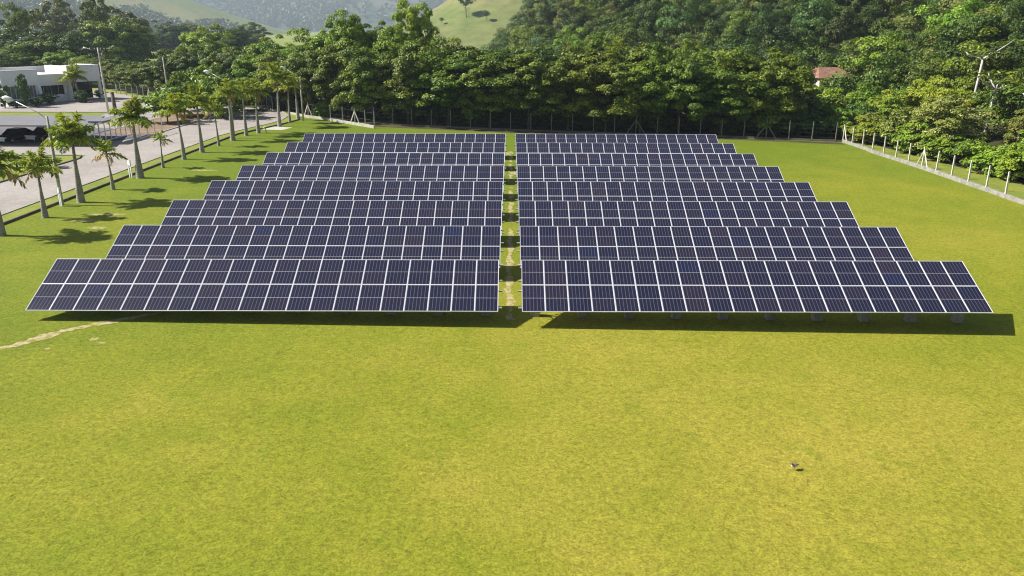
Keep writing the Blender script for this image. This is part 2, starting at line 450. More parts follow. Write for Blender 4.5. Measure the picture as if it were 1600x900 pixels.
# ------------------------------------------------------------------ hills
def vnoise(x, y, seed):
    r = np.random.default_rng(seed); tab = r.random((64, 64))
    xi = np.floor(x).astype(int); yi = np.floor(y).astype(int); fx = x - xi; fy = y - yi
    fx = fx * fx * (3 - 2 * fx); fy = fy * fy * (3 - 2 * fy)
    a = tab[xi % 64, yi % 64]; b = tab[(xi + 1) % 64, yi % 64]; c = tab[xi % 64, (yi + 1) % 64]; d = tab[(xi + 1) % 64, (yi + 1) % 64]
    return (a * (1 - fx) + b * fx) * (1 - fy) + (c * (1 - fx) + d * fx) * fy
def fbm(x, y, seed, o=5):
    s = 0; a = .5; f = 1.0
    for k in range(o): s = s + a * (vnoise(x * f, y * f, seed + k) - .5); a *= .5; f *= 2.03
    return s
def terrain(name, x0, x1, nx, y0, y1, ny, fn, mat):
    X, Y = np.meshgrid(np.linspace(x0, x1, nx), np.linspace(y0, y1, ny))
    Z = fn(X, Y)
    v = np.stack([X, Y, Z], -1).reshape(-1, 3)
    i = np.arange(nx * ny).reshape(ny, nx)
    f = np.stack([i[:-1, :-1], i[:-1, 1:], i[1:, 1:], i[1:, :-1]], -1).reshape(-1, 4)
    me = bpy.data.meshes.new(name); me.from_pydata(v.tolist(), [], f.tolist()); me.materials.append(mat)
    me.polygons.foreach_set('use_smooth', [True] * len(f))
    o = inst(name, me); o['kind'] = 'structure'; return o
M['hill_grass'] = two_tone('hill_pasture', (.115, .165, .04), (.20, .19, .075), .010, fine=.12, grain=.4)
M['hill_wood'] = two_tone('hill_forest_ground', (.030, .045, .02), (.05, .07, .028), .02, fine=.15, grain=1.0)
M['mountain'] = two_tone('mountain_ground', (.045, .068, .035), (.12, .11, .08), .0020, lo=.55, hi=.64, fine=.03, grain=3.0)
hv = np.vectorize(hill_h)
def fn_right(X, Y):
    h = hv(X, Y)
    return h - np.where(h < .05, .5, 0) - .05 + np.vectorize(base)(X)
terrain('hill', -34, 330, 92, 40, 440, 101, fn_right, M['floor'])
def fn_a(X, Y):
    return KA * fn_a1(X / KA, Y / KA)
KA, KB = 1.5, 1.75
def fn_a1(X, Y):
    d = np.sqrt((X + 700) ** 2 + ((Y - 1230) * 1.0) ** 2)
    return np.maximum(112 - .3 * d + 34 * fbm(X / 150, Y / 150, 5) * np.clip((330 - d) / 200, 0, 1), -.0) * 1.0 - .6
terrain('hill', -1150 * KA, -330 * KA, 83, 820 * KA, 1650 * KA, 84, fn_a, M['hill_grass'])
def fn_c(X, Y):
    return 62 * np.exp(-((X - 22) ** 2 + (Y - 640) ** 2) / (2 * 66 ** 2)) + 7 * fbm(X / 60, Y / 60, 15) * np.exp(-((X - 22) ** 2 + (Y - 640) ** 2) / (2 * 110 ** 2)) - 2.0
terrain('hill', -230, 300, 61, 420, 900, 56, fn_c, M['hill_grass'])
def fn_b(X, Y):
    return KB * fn_b1(X / KB, Y / KB)
def fn_b1(X, Y):
    ridge = 150 * np.clip((Y - 1650) / 600, 0, 1) ** .8
    return ridge * (1 + .5 * fbm(X / 420, Y / 600, 25)) + 60 * fbm(X / 160, Y / 260, 33) * np.clip((Y - 1650) / 400, 0, 1) - 1.0
terrain('mountain', -2300 * KB, 1500 * KB, 140, 1600 * KB, 3300 * KB, 80, fn_b, M['mountain'])

# ------------------------------------------------------------------ foliage generators
def leaves_mesh(name, P, A, Nn, L, W, tint, mats, extra=None):
    """P base points, A axis, Nn normal, L lengths, W half widths -> folded diamond leaves"""
    A = A / np.linalg.norm(A, axis=1, keepdims=True)
    side = np.cross(A, Nn); side /= (np.linalg.norm(side, axis=1, keepdims=True) + 1e-9)
    up = np.cross(side, A)
    L = L[:, None]; W = W[:, None]
    v0 = P; v1 = P + A * L * .5 + side * W + up * L * .06; v2 = P + A * L - up * L * .12; v3 = P + A * L * .5 - side * W + up * L * .06
    v = np.stack([v0, v1, v2, v3], 1).reshape(-1, 3)
    n = len(P)
    ev, ef, em, es = ([], [], [], []) if extra is None else (extra.v, extra.f, extra.m, extra.sm)
    me = bpy.data.meshes.new(name)
    nv = n * 4 + len(ev)
    me.vertices.add(nv)
    allv = v if not len(ev) else np.concatenate([v, np.array(ev)])
    me.vertices.foreach_set('co', allv.astype(np.float32).ravel())
    loops = np.arange(n * 4); starts = np.arange(n) * 4; tot = np.full(n, 4)
    mi = np.zeros(n, int); sm = np.zeros(n, bool)
    if ef:
        l2 = np.concatenate([np.array(f) for f in ef]) + n * 4
        t2 = np.array([len(f) for f in ef]); s2 = np.concatenate([[0], np.cumsum(t2)[:-1]]) + n * 4
        loops = np.concatenate([loops, l2]); starts = np.concatenate([starts, s2]); tot = np.concatenate([tot, t2])
        mi = np.concatenate([mi, np.array(em)]); sm = np.concatenate([sm, np.array(es)])
    me.loops.add(len(loops)); me.loops.foreach_set('vertex_index', loops)
    me.polygons.add(len(starts)); me.polygons.foreach_set('loop_start', starts); me.polygons.foreach_set('loop_total', tot)
    for x in mats: me.materials.append(x)
    me.polygons.foreach_set('material_index', mi); me.polygons.foreach_set('use_smooth', sm)
    at = me.attributes.new('tint', 'FLOAT', 'FACE')
    tt = np.concatenate([tint, np.zeros(len(starts) - n)]) if ef else tint
    at.data.foreach_set('value', tt.astype(np.float32))
    me.update(calc_edges=True); me.validate()
    return me
def unit(n, r):
    v = r.normal(size=(n, 3)); return v / np.linalg.norm(v, axis=1, keepdims=True)
def crown_arrays(r, R, H, ncl, nlf, leaf, z0=0.0, flat=.6, lobes=.3, cr=(.16, .30), bottom=.08, upn=.5, dn=.3):
    d = unit(ncl, r)
    ph = r.random(3) * 6.28
    lob = 1 + lobes * (np.sin(3 * np.arctan2(d[:, 1], d[:, 0]) + ph[0]) * .5 + np.sin(5 * d[:, 2] + 4 * d[:, 0] + ph[1]) * .5)
    rad = (r.random(ncl) ** .33) * lob
    c = d * rad[:, None] * np.array([R, R, H * .5]); c[:, 2] += H * .5
    c[:, 2] = np.clip(c[:, 2], H * bottom * (0.6 + .8 * r.random(ncl)), None)
    rc = R * r.uniform(cr[0], cr[1], ncl)
    ct = r.random(ncl)
    k = np.repeat(np.arange(ncl), nlf); n = len(k)
    e = unit(n, r) + .35 * d[k]; e[:, 2] = np.where(e[:, 2] < -.25, -e[:, 2] * .8, e[:, 2])
    e /= np.linalg.norm(e, axis=1, keepdims=True)
    rr = rc[k] * (.55 + .5 * r.random(n))
    P = c[k] + e * rr[:, None] * np.array([1, 1, flat]); P[:, 2] += z0
    A = np.cross(e, unit(n, r)) + .45 * e + np.array([0, 0, -.3])
    Nn = e * .8 + np.array([0, 0, upn]) + dn * d[k] + .45 * unit(n, r)
    L = leaf * r.uniform(.65, 1.35, n)
    tint = np.clip(.5 * ct[k] + .5 * r.random(n), 0, 1)
    return P - A / np.linalg.norm(A, axis=1, keepdims=True) * (L * .5)[:, None], A, Nn, L, L * r.uniform(.30, .42, n), tint
def crown_mesh(name, seed, mats, extra=None, **kw):
    r = np.random.default_rng(seed)
    P, A, Nn, L, W, t = crown_arrays(r, **kw)
    return leaves_mesh(name, P, A, Nn, L, W, t, mats, extra)
def recolour(me, mat):
    m = me.copy(); m.materials[0] = mat; return m
def trunk_mb(H, r0, seed, limbs=5, spread=2.2, m=0, lean=.3):
    q = random.Random(seed); mb = MB()
    dx, dy = q.uniform(-lean, lean), q.uniform(-lean, lean)
    zs = [-.25, .15, H * .35, H * .7, H]
    mb.tube([(dx * z / H, dy * z / H, z) for z in zs], [r0 * 1.6, r0 * 1.15, r0 * .85, r0 * .6, r0 * .25], 7, m)
    for k in range(limbs):
        t = q.uniform(.3, .85); z = H * t; a = 6.28 * (k + q.random() * .6) / limbs; sp = spread * q.uniform(.6, 1.1)
        b = Vector((dx * t, dy * t, z))
        mb.tube([b, b + Vector((math.cos(a) * sp * .5, math.sin(a) * sp * .5, sp * .35)), b + Vector((math.cos(a) * sp, math.sin(a) * sp, sp * .85))], [r0 * .42, r0 * .28, r0 * .1], 5, m)
    return mb

# ------------------------------------------------------------------ solar tables
TILT = R_(26.0); PW, PL = 1.05, 1.722; NCOL = 20; LT = PW * NCOL
def frame_mesh():
    b = MB(); hw, hl = (PW - .006) / 2, (PL - .006) / 2; bw = .020
    b.box((0, 0, -.008), (2 * hw - 2 * bw, 2 * hl - 2 * bw, .008), 1)
    for s in (-1, 1):
        b.box((s * (hw - bw / 2), 0, -.012), (bw, 2 * hl, .040))
        b.box((0, s * (hl - bw / 2), -.012), (2 * hw - 2 * bw, bw, .040))
    return b.mesh('solar_panel', [M['alu'], M['backsheet']])
def cell_mesh():
    b = MB(); b.box((0, 0, 0), (.978, .812, .004)); return b.mesh('cell_block', M['cells'])
FRM, CEL = frame_mesh(), cell_mesh()
def pier_mesh():
    b = MB(); b.box((0, 0, .1), (.46, .46, .9), 0, None, .72); return b.mesh('pier', M['conc'])
PIER = pier_mesh(); PIER.materials[0] = M['wall_grey']
SLOPE = 2 * PL; RUN = SLOPE * math.cos(TILT); RISE = SLOPE * math.sin(TILT)
pst = MB(); pst.box((0, 0, .70), (.10, .08, 1.46)); POST = pst.mesh('post', M['galv'])
rl = MB(); rl.box((0, 0, 0), (LT + .16, .05, .07)); PURLIN = rl.mesh('purlin', M['galv'])
st = MB(); st.bar((0, 0, 0), (0, -1.15, .05), .05); 
def rafter_mesh():
    b = MB(); b.box((0, 0, 0), (.06, SLOPE * .86, .09)); return b.mesh('rafter', M['galv'])
RAFT = rafter_mesh()
brm = MB(); brm.bar((0, 0, .55), (0, 1.0, 1.75), .05); brm.bar((0, 0, .55), (0, -1.0, .95), .05); BRACE = brm.mesh('brace', M['galv'])
ordn = ['front', 'second', 'third', 'fourth', 'fifth', 'sixth', 'seventh', 'backmost']
Z0 = .75; Y0 = 33.52; PITCH_ROW = 6.88
q = random.Random(5)
for row in range(8):
    for side in (-1, 1):
        xc = side * (.53 + LT / 2); y = Y0 + row * PITCH_ROW
        nm = 'left' if side < 0 else 'right'
        lab = f'{ordn[row]} row of tilted solar panels, {nm} of the worn grass aisle' if row else f'front row of solar panels nearest the open lawn, {nm} of the worn aisle'
        t = empty('solar_table', (xc, y, 0), 0, lab, 'solar array', 'solar panel tables in two blocks')
        for j in range(2):
            for i in range(NCOL):
                sl = (j + .5) * PL
                p = inst('solar_panel', FRM, t, (-LT / 2 + (i + .5) * PW, sl * math.cos(TILT), Z0 + sl * math.sin(TILT)),
                         (TILT + q.uniform(-.0035, .0035), q.uniform(-.003, .003), 0))
                for s in (-1, 1): inst('cell_block', CEL, p, (0, s * .4145, -.001))
        for k in range(10):
            x = -LT / 2 + .62 + k * (LT - 1.24) / 9
            gz = base(xc + x)
            inst('pier', PIER, t, (x, 1.62, gz), (0, 0, q.uniform(-.08, .08)))
            inst('post', POST, t, (x, 1.62, 0))
            inst('brace', BRACE, t, (x + .07, 1.62, 0))
            sl = SLOPE * .5
            inst('rafter', RAFT, t, (x, sl * math.cos(TILT) + .12 * math.sin(TILT), Z0 + sl * math.sin(TILT) - .155 * math.cos(TILT)), (TILT, 0, 0))
        for fr in (.09, .40, .60, .91):
            sl = SLOPE * fr
            inst('purlin', PURLIN, t, (-side * .09, sl * math.cos(TILT) + .07 * math.sin(TILT), Z0 + sl * math.sin(TILT) - .07 * math.cos(TILT)), (TILT, 0, 0))

# ------------------------------------------------------------------ fences
def post_mesh(h, bent, wd=.13):
    b = MB()
    b.box((0, 0, h / 2 - .1), (wd, wd, h + .2), 0, None, .8)
    if bent: b.bar((0, 0, h - .02), (bent[0], bent[1], h + .42), wd * .75)
    return b.mesh('fence_post', M['conc_pale'])
PLAIN_POST = post_mesh(2.15, None); 
BENT_POST = post_mesh(2.1, (-.28, -.28)); TALL_POST = post_mesh(2.35, None, .11)
def strut_mesh(dx, dy, h):
    b = MB(); b.bar((0, 0, h), (dx, dy, .0), .10); return b.mesh('strut', M['conc_pale'])
M['wire'] = plain('fence_wire', (.14, .14, .13), .5, .1, 3.0, .5)
BACK_POST = TALL_POST.copy(); BACK_POST.materials[0] = M['post_shaded']
def fence(label, pts, me, struts=(), wires=(.5, 1.0, 1.5, 2.0), wall=None, wall_mat='conc', loc_i=0, group=None):
    o = empty('fence', (pts[0][0], pts[0][1], base(pts[0][0])), 0, label, 'fence', group)
    off = Vector(o.location)
    P = [Vector((p[0], p[1], base(p[0]))) for p in pts]
    for i, p in enumerate(P):
        inst('fence_post', me, o, p - off, (q.uniform(-.02, .02), q.uniform(-.02, .02), 0))
        if i in struts:
            d = (P[min(i + 1, len(P) - 1)] - P[max(i - 1, 0)]).normalized()
            for s in (-1, 1):
                if 0 <= i + s < len(P): st_ = strut_mesh(d.x * 1.25 * s, d.y * 1.25 * s, 1.85); st_.materials[0] = me.materials[0]; inst('strut', st_, o, p - off)
    for z in wires:
        wb = MB(); wb.tube([p - off + Vector((0, 0, z)) for p in P], .005, 4, 0, False)
        wb.build('wire', M['wire'], o)
    if wall:
        wb = MB()
        for a, b in zip(P[:-1], P[1:]):
            d = b - a; L = d.length; ang = math.atan2(d.y, d.x); m = (a + b) / 2 - off
            wb.box((m.x, m.y, m.z + wall / 2 - .1), (L + .02, .24, wall + .2), 0, Matrix.Rotation(ang, 3, 'Z'))
        wb.build('base_wall', M[wall_mat], o)
    return o
rp = [gp(*p) for p in [(1317, 222), (1331, 227), (1347, 232), (1362.5, 238.5), (1380, 244.5), (1399, 250.5), (1419, 256.5), (1440, 263.5), (1462, 271), (1486, 279.5), (1512, 288.5), (1540, 298), (1570, 309), (1606, 321.5), (1648, 337)]]
fence('pale concrete post fence on a low grey wall along the right lawn edge', [(p.x, p.y) for p in rp], PLAIN_POST, (0, 7), wall=.32, wall_mat='wall_grey')
def along(pts, step):
    out = []; acc = 0
    P = [Vector((p[0], p[1])) for p in pts]
    for a, b in zip(P[:-1], P[1:]):
        L = (b - a).length; s = acc
        while s < L: out.append(tuple(a.lerp(b, s / L))); s += step
        acc = s - L
    return out
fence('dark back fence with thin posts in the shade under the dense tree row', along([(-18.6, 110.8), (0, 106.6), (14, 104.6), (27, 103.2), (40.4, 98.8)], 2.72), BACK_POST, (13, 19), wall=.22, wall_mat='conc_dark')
lp = [gp(*p) for p in [(452, 178.5), (466, 181), (482, 184), (499, 186), (517, 189), (536, 192), (555, 195.5), (571, 198), (585, 200.5)]]
fence('short white post fence between the last palms and the dense trees', [(p.x, p.y) for p in lp], PLAIN_POST, (2, 6), (1.0, 1.95), wall=.35, wall_mat='conc')
fence('white post fence at the far bend of the road behind the palms', along([(-41.4, 133.2), (-35.5, 127.8)], 1.6), PLAIN_POST, (0,), wall=.2, wall_mat='conc')
bp = [gp(*p) for p in [(182, 145.5), (189, 147), (198, 149), (207, 151), (215.6, 152.5), (224.6, 154), (234, 155.5), (247, 158), (260.6, 160.5), (275, 163)]]
fence('fence of bent-topped concrete posts along the far paved yard', [(p.x, p.y) for p in bp], BENT_POST, (0, 6))

# ------------------------------------------------------------------ palms along the road
def frond_mesh(seed, L, rise, droop, mat, nl=32, ll=.66):
    r = np.random.default_rng(seed)
    t = np.linspace(0, 1, 9)
    def rach(t): return np.stack([L * (t * math.cos(rise) * (1 - .12 * t)), 0 * t + .08 * L * t * t * (r.random() - .5), L * (t * math.sin(rise) - droop * t * t)], -1)
    mb = MB(); pts = rach(t)
    mb.tube([tuple(p) for p in pts], [.04 * (1 - .8 * x) for x in t], 4, 1, False, False)
    u = np.linspace(.14, .99, nl); Pp = rach(u)
    D = np.gradient(Pp, axis=0); D /= np.linalg.norm(D, axis=1, keepdims=True)
    Pl, Al, Nl, Ll, Wl, Tl = [], [], [], [], [], []
    for s in (-1, 1):
        side = np.stack([-D[:, 1], D[:, 0], 0 * D[:, 0]], -1) * s
        A = side * .8 + D * .6 + np.array([0, 0, -.25]) + r.normal(size=(nl, 3)) * .28
        Pl.append(Pp); Al.append(A); Nl.append(np.tile([0, 0, 1.0], (nl, 1)) + .3 * r.normal(size=(nl, 3)))
        ln = ll * np.sin(np.clip(u * .92 + .12, 0, 1) * math.pi) ** .6 * r.uniform(.8, 1.1, nl)
        Ll.append(ln); Wl.append(ln * .065 + .03); Tl.append(r.random(nl))
    return leaves_mesh('frond', np.concatenate(Pl), np.concatenate(Al), np.concatenate(Nl), np.concatenate(Ll), np.concatenate(Wl), np.concatenate(Tl), [mat, M['green_shaft']], mb)
FR_UP = [frond_mesh(s, 2.3, R_(72), .30, M['frond']) for s in (1, 2)]
FR_MID = [frond_mesh(s, 2.6, R_(46), .50, M['frond']) for s in (3, 4, 5)]
FR_LOW = [frond_mesh(s, 2.4, R_(14), .52, M['frond']) for s in (6, 7)]
FR_DRY = [frond_mesh(s, 1.9, R_(2), .66, M['frond_dry'], 16) for s in (8, 9)]
def palm(px, py, H, rb, fs, nf, label, dry=0, upright=.2, group='palms along the road', lean=0.0, hang=.4):
    p = gp(px, py); q = random.Random(int(px * 7 + py))
    o = empty('palm_tree', p, 0, label, 'palm tree', group)
    sh = H * .12
    zt = H - sh
    lx = lean or q.uniform(-.3, .3)
    tb = MB()
    zz = [-.15, .0, .12 * zt, .3 * zt, .6 * zt, zt]
    rr = [rb * 1.6, rb * 1.32, rb * 1.18, rb * .95, rb * .56, rb * .40]
    tb.tube([(lx * (z / H) ** 2, 0, z) for z in zz], rr, 10)
    tb.build('trunk', M['palm_trunk'], o)
    cb = MB(); cb.tube([(lx * (zt / H) ** 2, 0, zt - .02), (lx * .9, 0, zt + sh * .4), (lx, 0, H)], [rb * .55, rb * .6, rb * .22], 8)
    cb.build('crownshaft', M['green_shaft'], o)
    nf = int(nf * 1.5)
    for k in range(nf):
        u = k / nf
        fam = FR_UP if u < upright else (FR_MID if u < 1 - hang else FR_LOW)
        if k >= nf - dry: fam = FR_DRY
        f = inst('frond', q.choice(fam), o, (lx, 0, H - sh * .35), (q.uniform(-.12, .12), q.uniform(-.1, .1), k * 2.399 + q.uniform(-.25, .25)))
        s = fs * q.uniform(.8, 1.2); f.scale = (s, s, s)
        if fam is FR_DRY: f['label'] = 'dry orange-brown frond'
    return o
palm(3, 368, 4.5, .20, 1.05, 15, 'palm cut by the left picture edge with hanging yellowed fronds', 3)
palm(71, 340, 3.5, .17, .82, 11, 'short palm left of the tilted lamp post, second nearest the camera', 2, .2)
palm(127, 316, 5.0, .23, 1.0, 17, 'full green palm with a thick pale trunk just right of the leaning lamp post', 1)
palm(177, 296, 3.0, .13, .72, 9, 'thin young palm with orange drying fronds between two thick palms', 4, .35)
palm(219, 278, 5.3, .27, 1.0, 20, 'stoutest palm with a dense round crown beside the white sign board', 1, .2)
palm(255, 262, 2.7, .12, .48, 8, 'small slender palm with a sparse yellow crown right of the stoutest palm', 2)
palm(288, 249, 5.0, .17, .95, 13, 'slim palm with a leafy green crown before the brown planting bed', 1)
palm(316, 238, 5.4, .20, .95, 15, 'tall palm with dark slim upper trunk left of the second lamp post', 1)
palm(342, 228, 3.9, .13, .75, 9, 'short yellowish palm just left of the upright lamp post', 1)
palm(364, 219.5, 5.6, .24, .95, 13, 'palm with thick whitish trunk standing against the upright lamp post', 1)
palm(385, 212, 5.3, .19, .95, 13, 'palm right of the upright lamp post with a narrow yellow crown', 1)
palm(404, 208, 5.2, .20, .95, 13, 'palm with orange leaf bases beside the concrete pad', 2)
palm(437, 198, 6.5, .22, 1.15, 16, 'tallest palm on the bend with a large drooping green crown', 1)
palm(453, 192, 5.2, .16, .95, 12, 'slender palm between the tallest palm and the last one', 1)
palm(466, 187, 5.2, .21, .95, 12, 'last palm of the line, in front of the dark trees', 2)
# palm beside the white building
pb = gp(124, 158)
palm(124, 158, 4.4, .25, 1.25, 16, 'palm in front of the right end of the white building', 1, .2, 'palms by the building')

# ------------------------------------------------------------------ lamps, poles, signs
def lamp(px, py, H, arm, label, lean=0.0):
    p = gp(px, py); o = empty('street_lamp', p, 0, label, 'street lamp', 'street lamps along the road')
    b = MB(); b.tube([(0, 0, -.2), (lean * .5, 0, H * .5), (lean, 0, H)], [.13, .11, .08], 10); b.build('pole', M['conc'], o)
    b = MB(); b.tube([(lean, 0, H - .25), (lean - arm * .25, 0, H + .25), (lean - arm, 0, H + 1.15)], .035, 6); b.build('arm', M['galv'], o)
    hx, hz = lean - arm, H + 1.15
    b = MB(); b.tube([(hx + .15, 0, hz - .05), (hx - .05, 0, hz), (hx - .40, 0, hz + .10), (hx - .62, 0, hz + .12)], [.06, .15, .19, .07], 10)
    h = b.build('lamp_head', M['lampglass'], o)
    b = MB(); b.tube([(hx - .12, 0, hz - .10), (hx - .32, 0, hz - .10)], [.10, .12], 8); b.build('lens', M['whitepaint'], h)
    return o
lamp(97, 320, 6.4, 2.3, 'leaning grey street lamp at the left with its arm over the road')
lamp(366, 216, 6.4, 2.1, 'street lamp with a curved arm rising between the palms')
lamp(474, 189, 6.0, 2.0, 'farthest street lamp showing its pale head above the tallest palm')
def util_pole(px, py, H, label, cross):
    p = gp(px, py); o = empty('utility_pole', p, 0, label, 'utility pole', 'utility poles in the yard')
    b = MB(); b.tube([(0, 0, -.2), (-.1, 0, H * .5), (-.2, 0, H)], [.17, .14, .10], 8); b.build('pole', M['conc_pale'] if cross else M['conc'], o)
    if cross:
        b = MB(); b.box((-.35, 0, H - .35), (2.6, .09, .11)); b.build('crossarm', M['wood'], o)
        for x in (-1.4, -.7, .2, .75):
            b = MB(); b.tube([(x, 0, H - .3), (x, 0, H - .12), (x, 0, H - .05)], [.03, .06, .04], 6); b.build('insulator', M['whitepaint'], o)
        b = MB(); b.bar((-.2, 0, H - 1.9), (.5, 0, H - .38), .06); b.build('brace', M['galv'], o)
        b = MB(); b.tube([(-1.1, 0, H - .3), (-1.9, 0, H - .05)], .03, 5); b.tube([(-1.8, 0, H - .05), (-2.3, 0, H - .02)], [.09, .13], 8); b.build('lamp_head', M['lampglass'], o)
util_pole(170, 178, 9.6, 'pale utility pole with a crossarm behind the grass strip', True)
util_pole(265, 160, 7.6, 'plain grey pole at the corner of the paved yard', False)
p = gp(182, 184); o = empty('gate_pillar', p, 0, 'stubby dark post standing beside the crossarm pole', 'post')
b = MB(); b.tube([(0, 0, -.1), (-.05, 0, 1.6), (-.12, 0, 3.5)], [.30, .27, .24], 8); b.build('shaft', M['wood'], o)
b = MB(); b.tube([(-.12, 0, 3.5), (-.12, 0, 3.62)], [.28, .22], 8); b.build('cap', M['conc_dark'], o)
def sign(px, py, H, bw, bh, label, mat='whitepaint'):
    p = gp(px, py); o = empty('sign', p, R_(-36), label, 'sign', 'small white signs by the edging')
    for s in (-1, 1):
        b = MB(); b.box((s * bw * .38, 0, H / 2 - .05), (.09, .07, H + .1)); b.build('leg', M['whitepaint'], o)
    b = MB(); b.box((0, -.05, H - bh / 2 + .05), (bw, .03, bh)); bo = b.build('board', M[mat], o)
    b = MB()
    for s in (-1, 1): b.box((s * (bw / 2 - .012), -.069, H - bh / 2 + .05), (.024, .008, bh)); b.box((0, -.069, H - bh / 2 + .05 + s * (bh / 2 - .012)), (bw - .05, .008, .024))
    b.build('rim', M['galv'], bo)
sign(205, 278, 1.55, .46, .52, 'white sign board on two white legs left of the stoutest palm')
sign(96, 322, 1.35, .30, .42, 'narrow pale sign at the foot of the leaning lamp post')
def bollard(px, py, h, label):
    p = gp(px, py); o = empty('bollard_light', p, 0, label, 'bollard light', None)
    b = MB(); b.tube([(0, 0, -.1), (-.03, 0, h)], [.06, .05], 8); b.build('post', M['wood'], o)
    b = MB(); b.tube([(0, 0, h - .02), (-.14, 0, h + .12), (-.32, -.04, h - .02)], [.07, .12, .08], 8); b.build('head', M['conc_pale'], o)
bollard(341, 219, 2.2, 'short dark post with a drooping pale head beside the road kerb')
bollard(416, 207.5, .55, 'tiny dark stake standing on the concrete pad')

# ------------------------------------------------------------------ white building at the left
def building():
    p0 = gp(8, 166); p1 = gp(63, 161); p2 = gp(112, 157.5); p3 = gp(141, 152.5)
    zb = p0.z
    u = (p2 - p0); u.z = 0; Lw = u.length; u.normalize(); v = Vector((-u.y, u.x, 0))   # v points away from the lawn
    ang = math.atan2(u.y, u.x)
    o = empty('office_building', (p0.x, p0.y, zb), ang, 'white flat-roofed office building with big dark windows at the left edge', 'building')
    # local: x along the front wall, y into the building
    a = (p1 - p0).dot(u); L = Lw
    H = 5.5; D = 16.0
    b = MB()
    b.box((a / 2, .15, H * .5 + 1.55), (a, .3, H - 3.1))                        # wall above the windows
    b.box((a / 2, .15, .45), (a, .3, .9))
    xs = [0, a * .10, a * .47, a * .66, a * .90, a]
    for k in (0, 2, 4): b.box(((xs[k] + xs[k + 1]) / 2, .15, 2.0), (xs[k + 1] - xs[k], .3, 2.2))
    b.box((.15, D / 2 + .3, H / 2), (.3, D - .6, H))                            # sunlit end wall
    b.box((a / 2, D - .15, H / 2), (a, .3, H))
    b.build('wall', M['white'], o)
    b = MB()
    for x in (xs[0] + .25, xs[2] + .5, xs[4] + .45):
        b.add([(x - .25, -.02, 0), (x + .25, -.02, 0), (x + .25, -.02, 3.3), (x - .25, -.02, 3.3), (x - .25, -.95, 0), (x + .25, -.95, 0), (x + .25, -.10, 3.3), (x - .25, -.10, 3.3)],
              [(4, 5, 6, 7), (5, 1, 2, 6), (0, 4, 7, 3), (7, 6, 2, 3)])
    b.build('buttress', M['white'], o)
    for k in (1, 3):
        x0, x1 = xs[k], xs[k + 1]
        f = MB()
        f.box((x0 + .04, .12, 2.0), (.08, .1, 2.2)); f.box((x1 - .04, .12, 2.0), (.08, .1, 2.2)); f.box(((x0 + x1) / 2, .12, 3.06), (x1 - x0 - .16, .1, .08)); f.box(((x0 + x1) / 2, .12, .94), (x1 - x0 - .16, .1, .08))
        for s in (1, 2): f.box((x0 + (x1 - x0) * s / 3, .12, 2.0), (.05, .09, 2.04))
        wf = f.build('window', M['whitepaint'], o)
        gl = MB(); gl.box(((x0 + x1) / 2, .16, 2.0), (x1 - x0 - .16, .03, 2.04)); gl.build('pane', M['curtain'], wf)
        sl = MB(); sl.box(((x0 + x1) / 2, -.12, .80), (x1 - x0 + .3, .5, .12)); sl.build('sill', M['white'], wf)
    b = MB(); b.box((a / 2, D / 2, H - .25), (a - .62, D - .62, .2)); b.build('roof', M['roofgrey'], o)
    b = MB()
    b.box((a / 2, .15, H + .06), (a + .1, .42, .12)); b.box((.15, D / 2, H + .06), (.42, D - .5, .12)); b.box((a / 2, D - .15, H + .06), (a + .1, .42, .12))
    b.build('parapet', M['roofwhite'], o)
    # recessed porch
    x0, x1 = a, L
    b = MB(); b.box(((x0 + x1) / 2, .9, 3.75), (x1 - x0 - .02, .3, 1.9)); b.box(((x0 + x1) / 2, .9, .6), (x1 - x0 - .02, .3, 1.2)); b.box((x1 - .35, .62, 1.99), (.5, .3, 1.6)); 
    b.build('porch_wall', M['white'], o)
    b = MB(); b.box(((x0 + x1) / 2, 1.2, 2.0), (x1 - x0 - .05, .05, 1.62)); gw = b.build('window', M['darkglass'], o)
    b = MB()
    for s in (1, 2, 3): b.box((x0 + (x1 - x0) * s / 4, 1.15, 2.0), (.07, .06, 1.6))
    b.build('mullion', M['galv'], gw)
    b = MB(); b.box(((x0 + x1) / 2, 5.2, 4.62), (x1 - x0 - .02, 8.3, .16)); b.build('porch_roof', M['roofwhite'], o)
    b = MB(); b.box(((x0 + x1) / 2 , D - 6.6, 4.4), (x1 - x0 + 7, .3, 2.6)); b.build('rear_wall', M['white'], o)
    # portal block at the right end
    W = (p3 - p2).dot(u)
    c = Vector((L + .02, 0, 0))
    b = MB()
    b.box((L + W / 2 + .1, .2, 4.6), (W + .2, .4, 2.9)); b.box((L + .2, 3.2, 3.0), (.4, 5.6, 6.0)); b.box((L + W, .2, 1.57), (.45, .4, 3.14)); b.box((L + W, 5.8, 1.57), (.45, .4, 3.14))
    b.box((L + W + .05, 3.2, 4.6), (.3, 5.6, 2.9)); b.box((L + .3, .2, 1.57), (.5, .4, 3.14))
    b.build('portal', M['white'], o)
    b = MB(); b.box((L + W / 2 + .1, 3.2, 5.75), (W - .2, 5.5, .15)); b.build('portal_roof', M['roofwhite'], o)
    b = MB(); b.box((L + W / 2 + .1, 2.2, 1.6), (W - .6, .2, 3.1)); b.build('entrance_door', M['darkglass'], o)
M['curtain'] = plain('curtained_glass', (.14, .14, .155), .15, .25, 1.2)
building()
CY = None

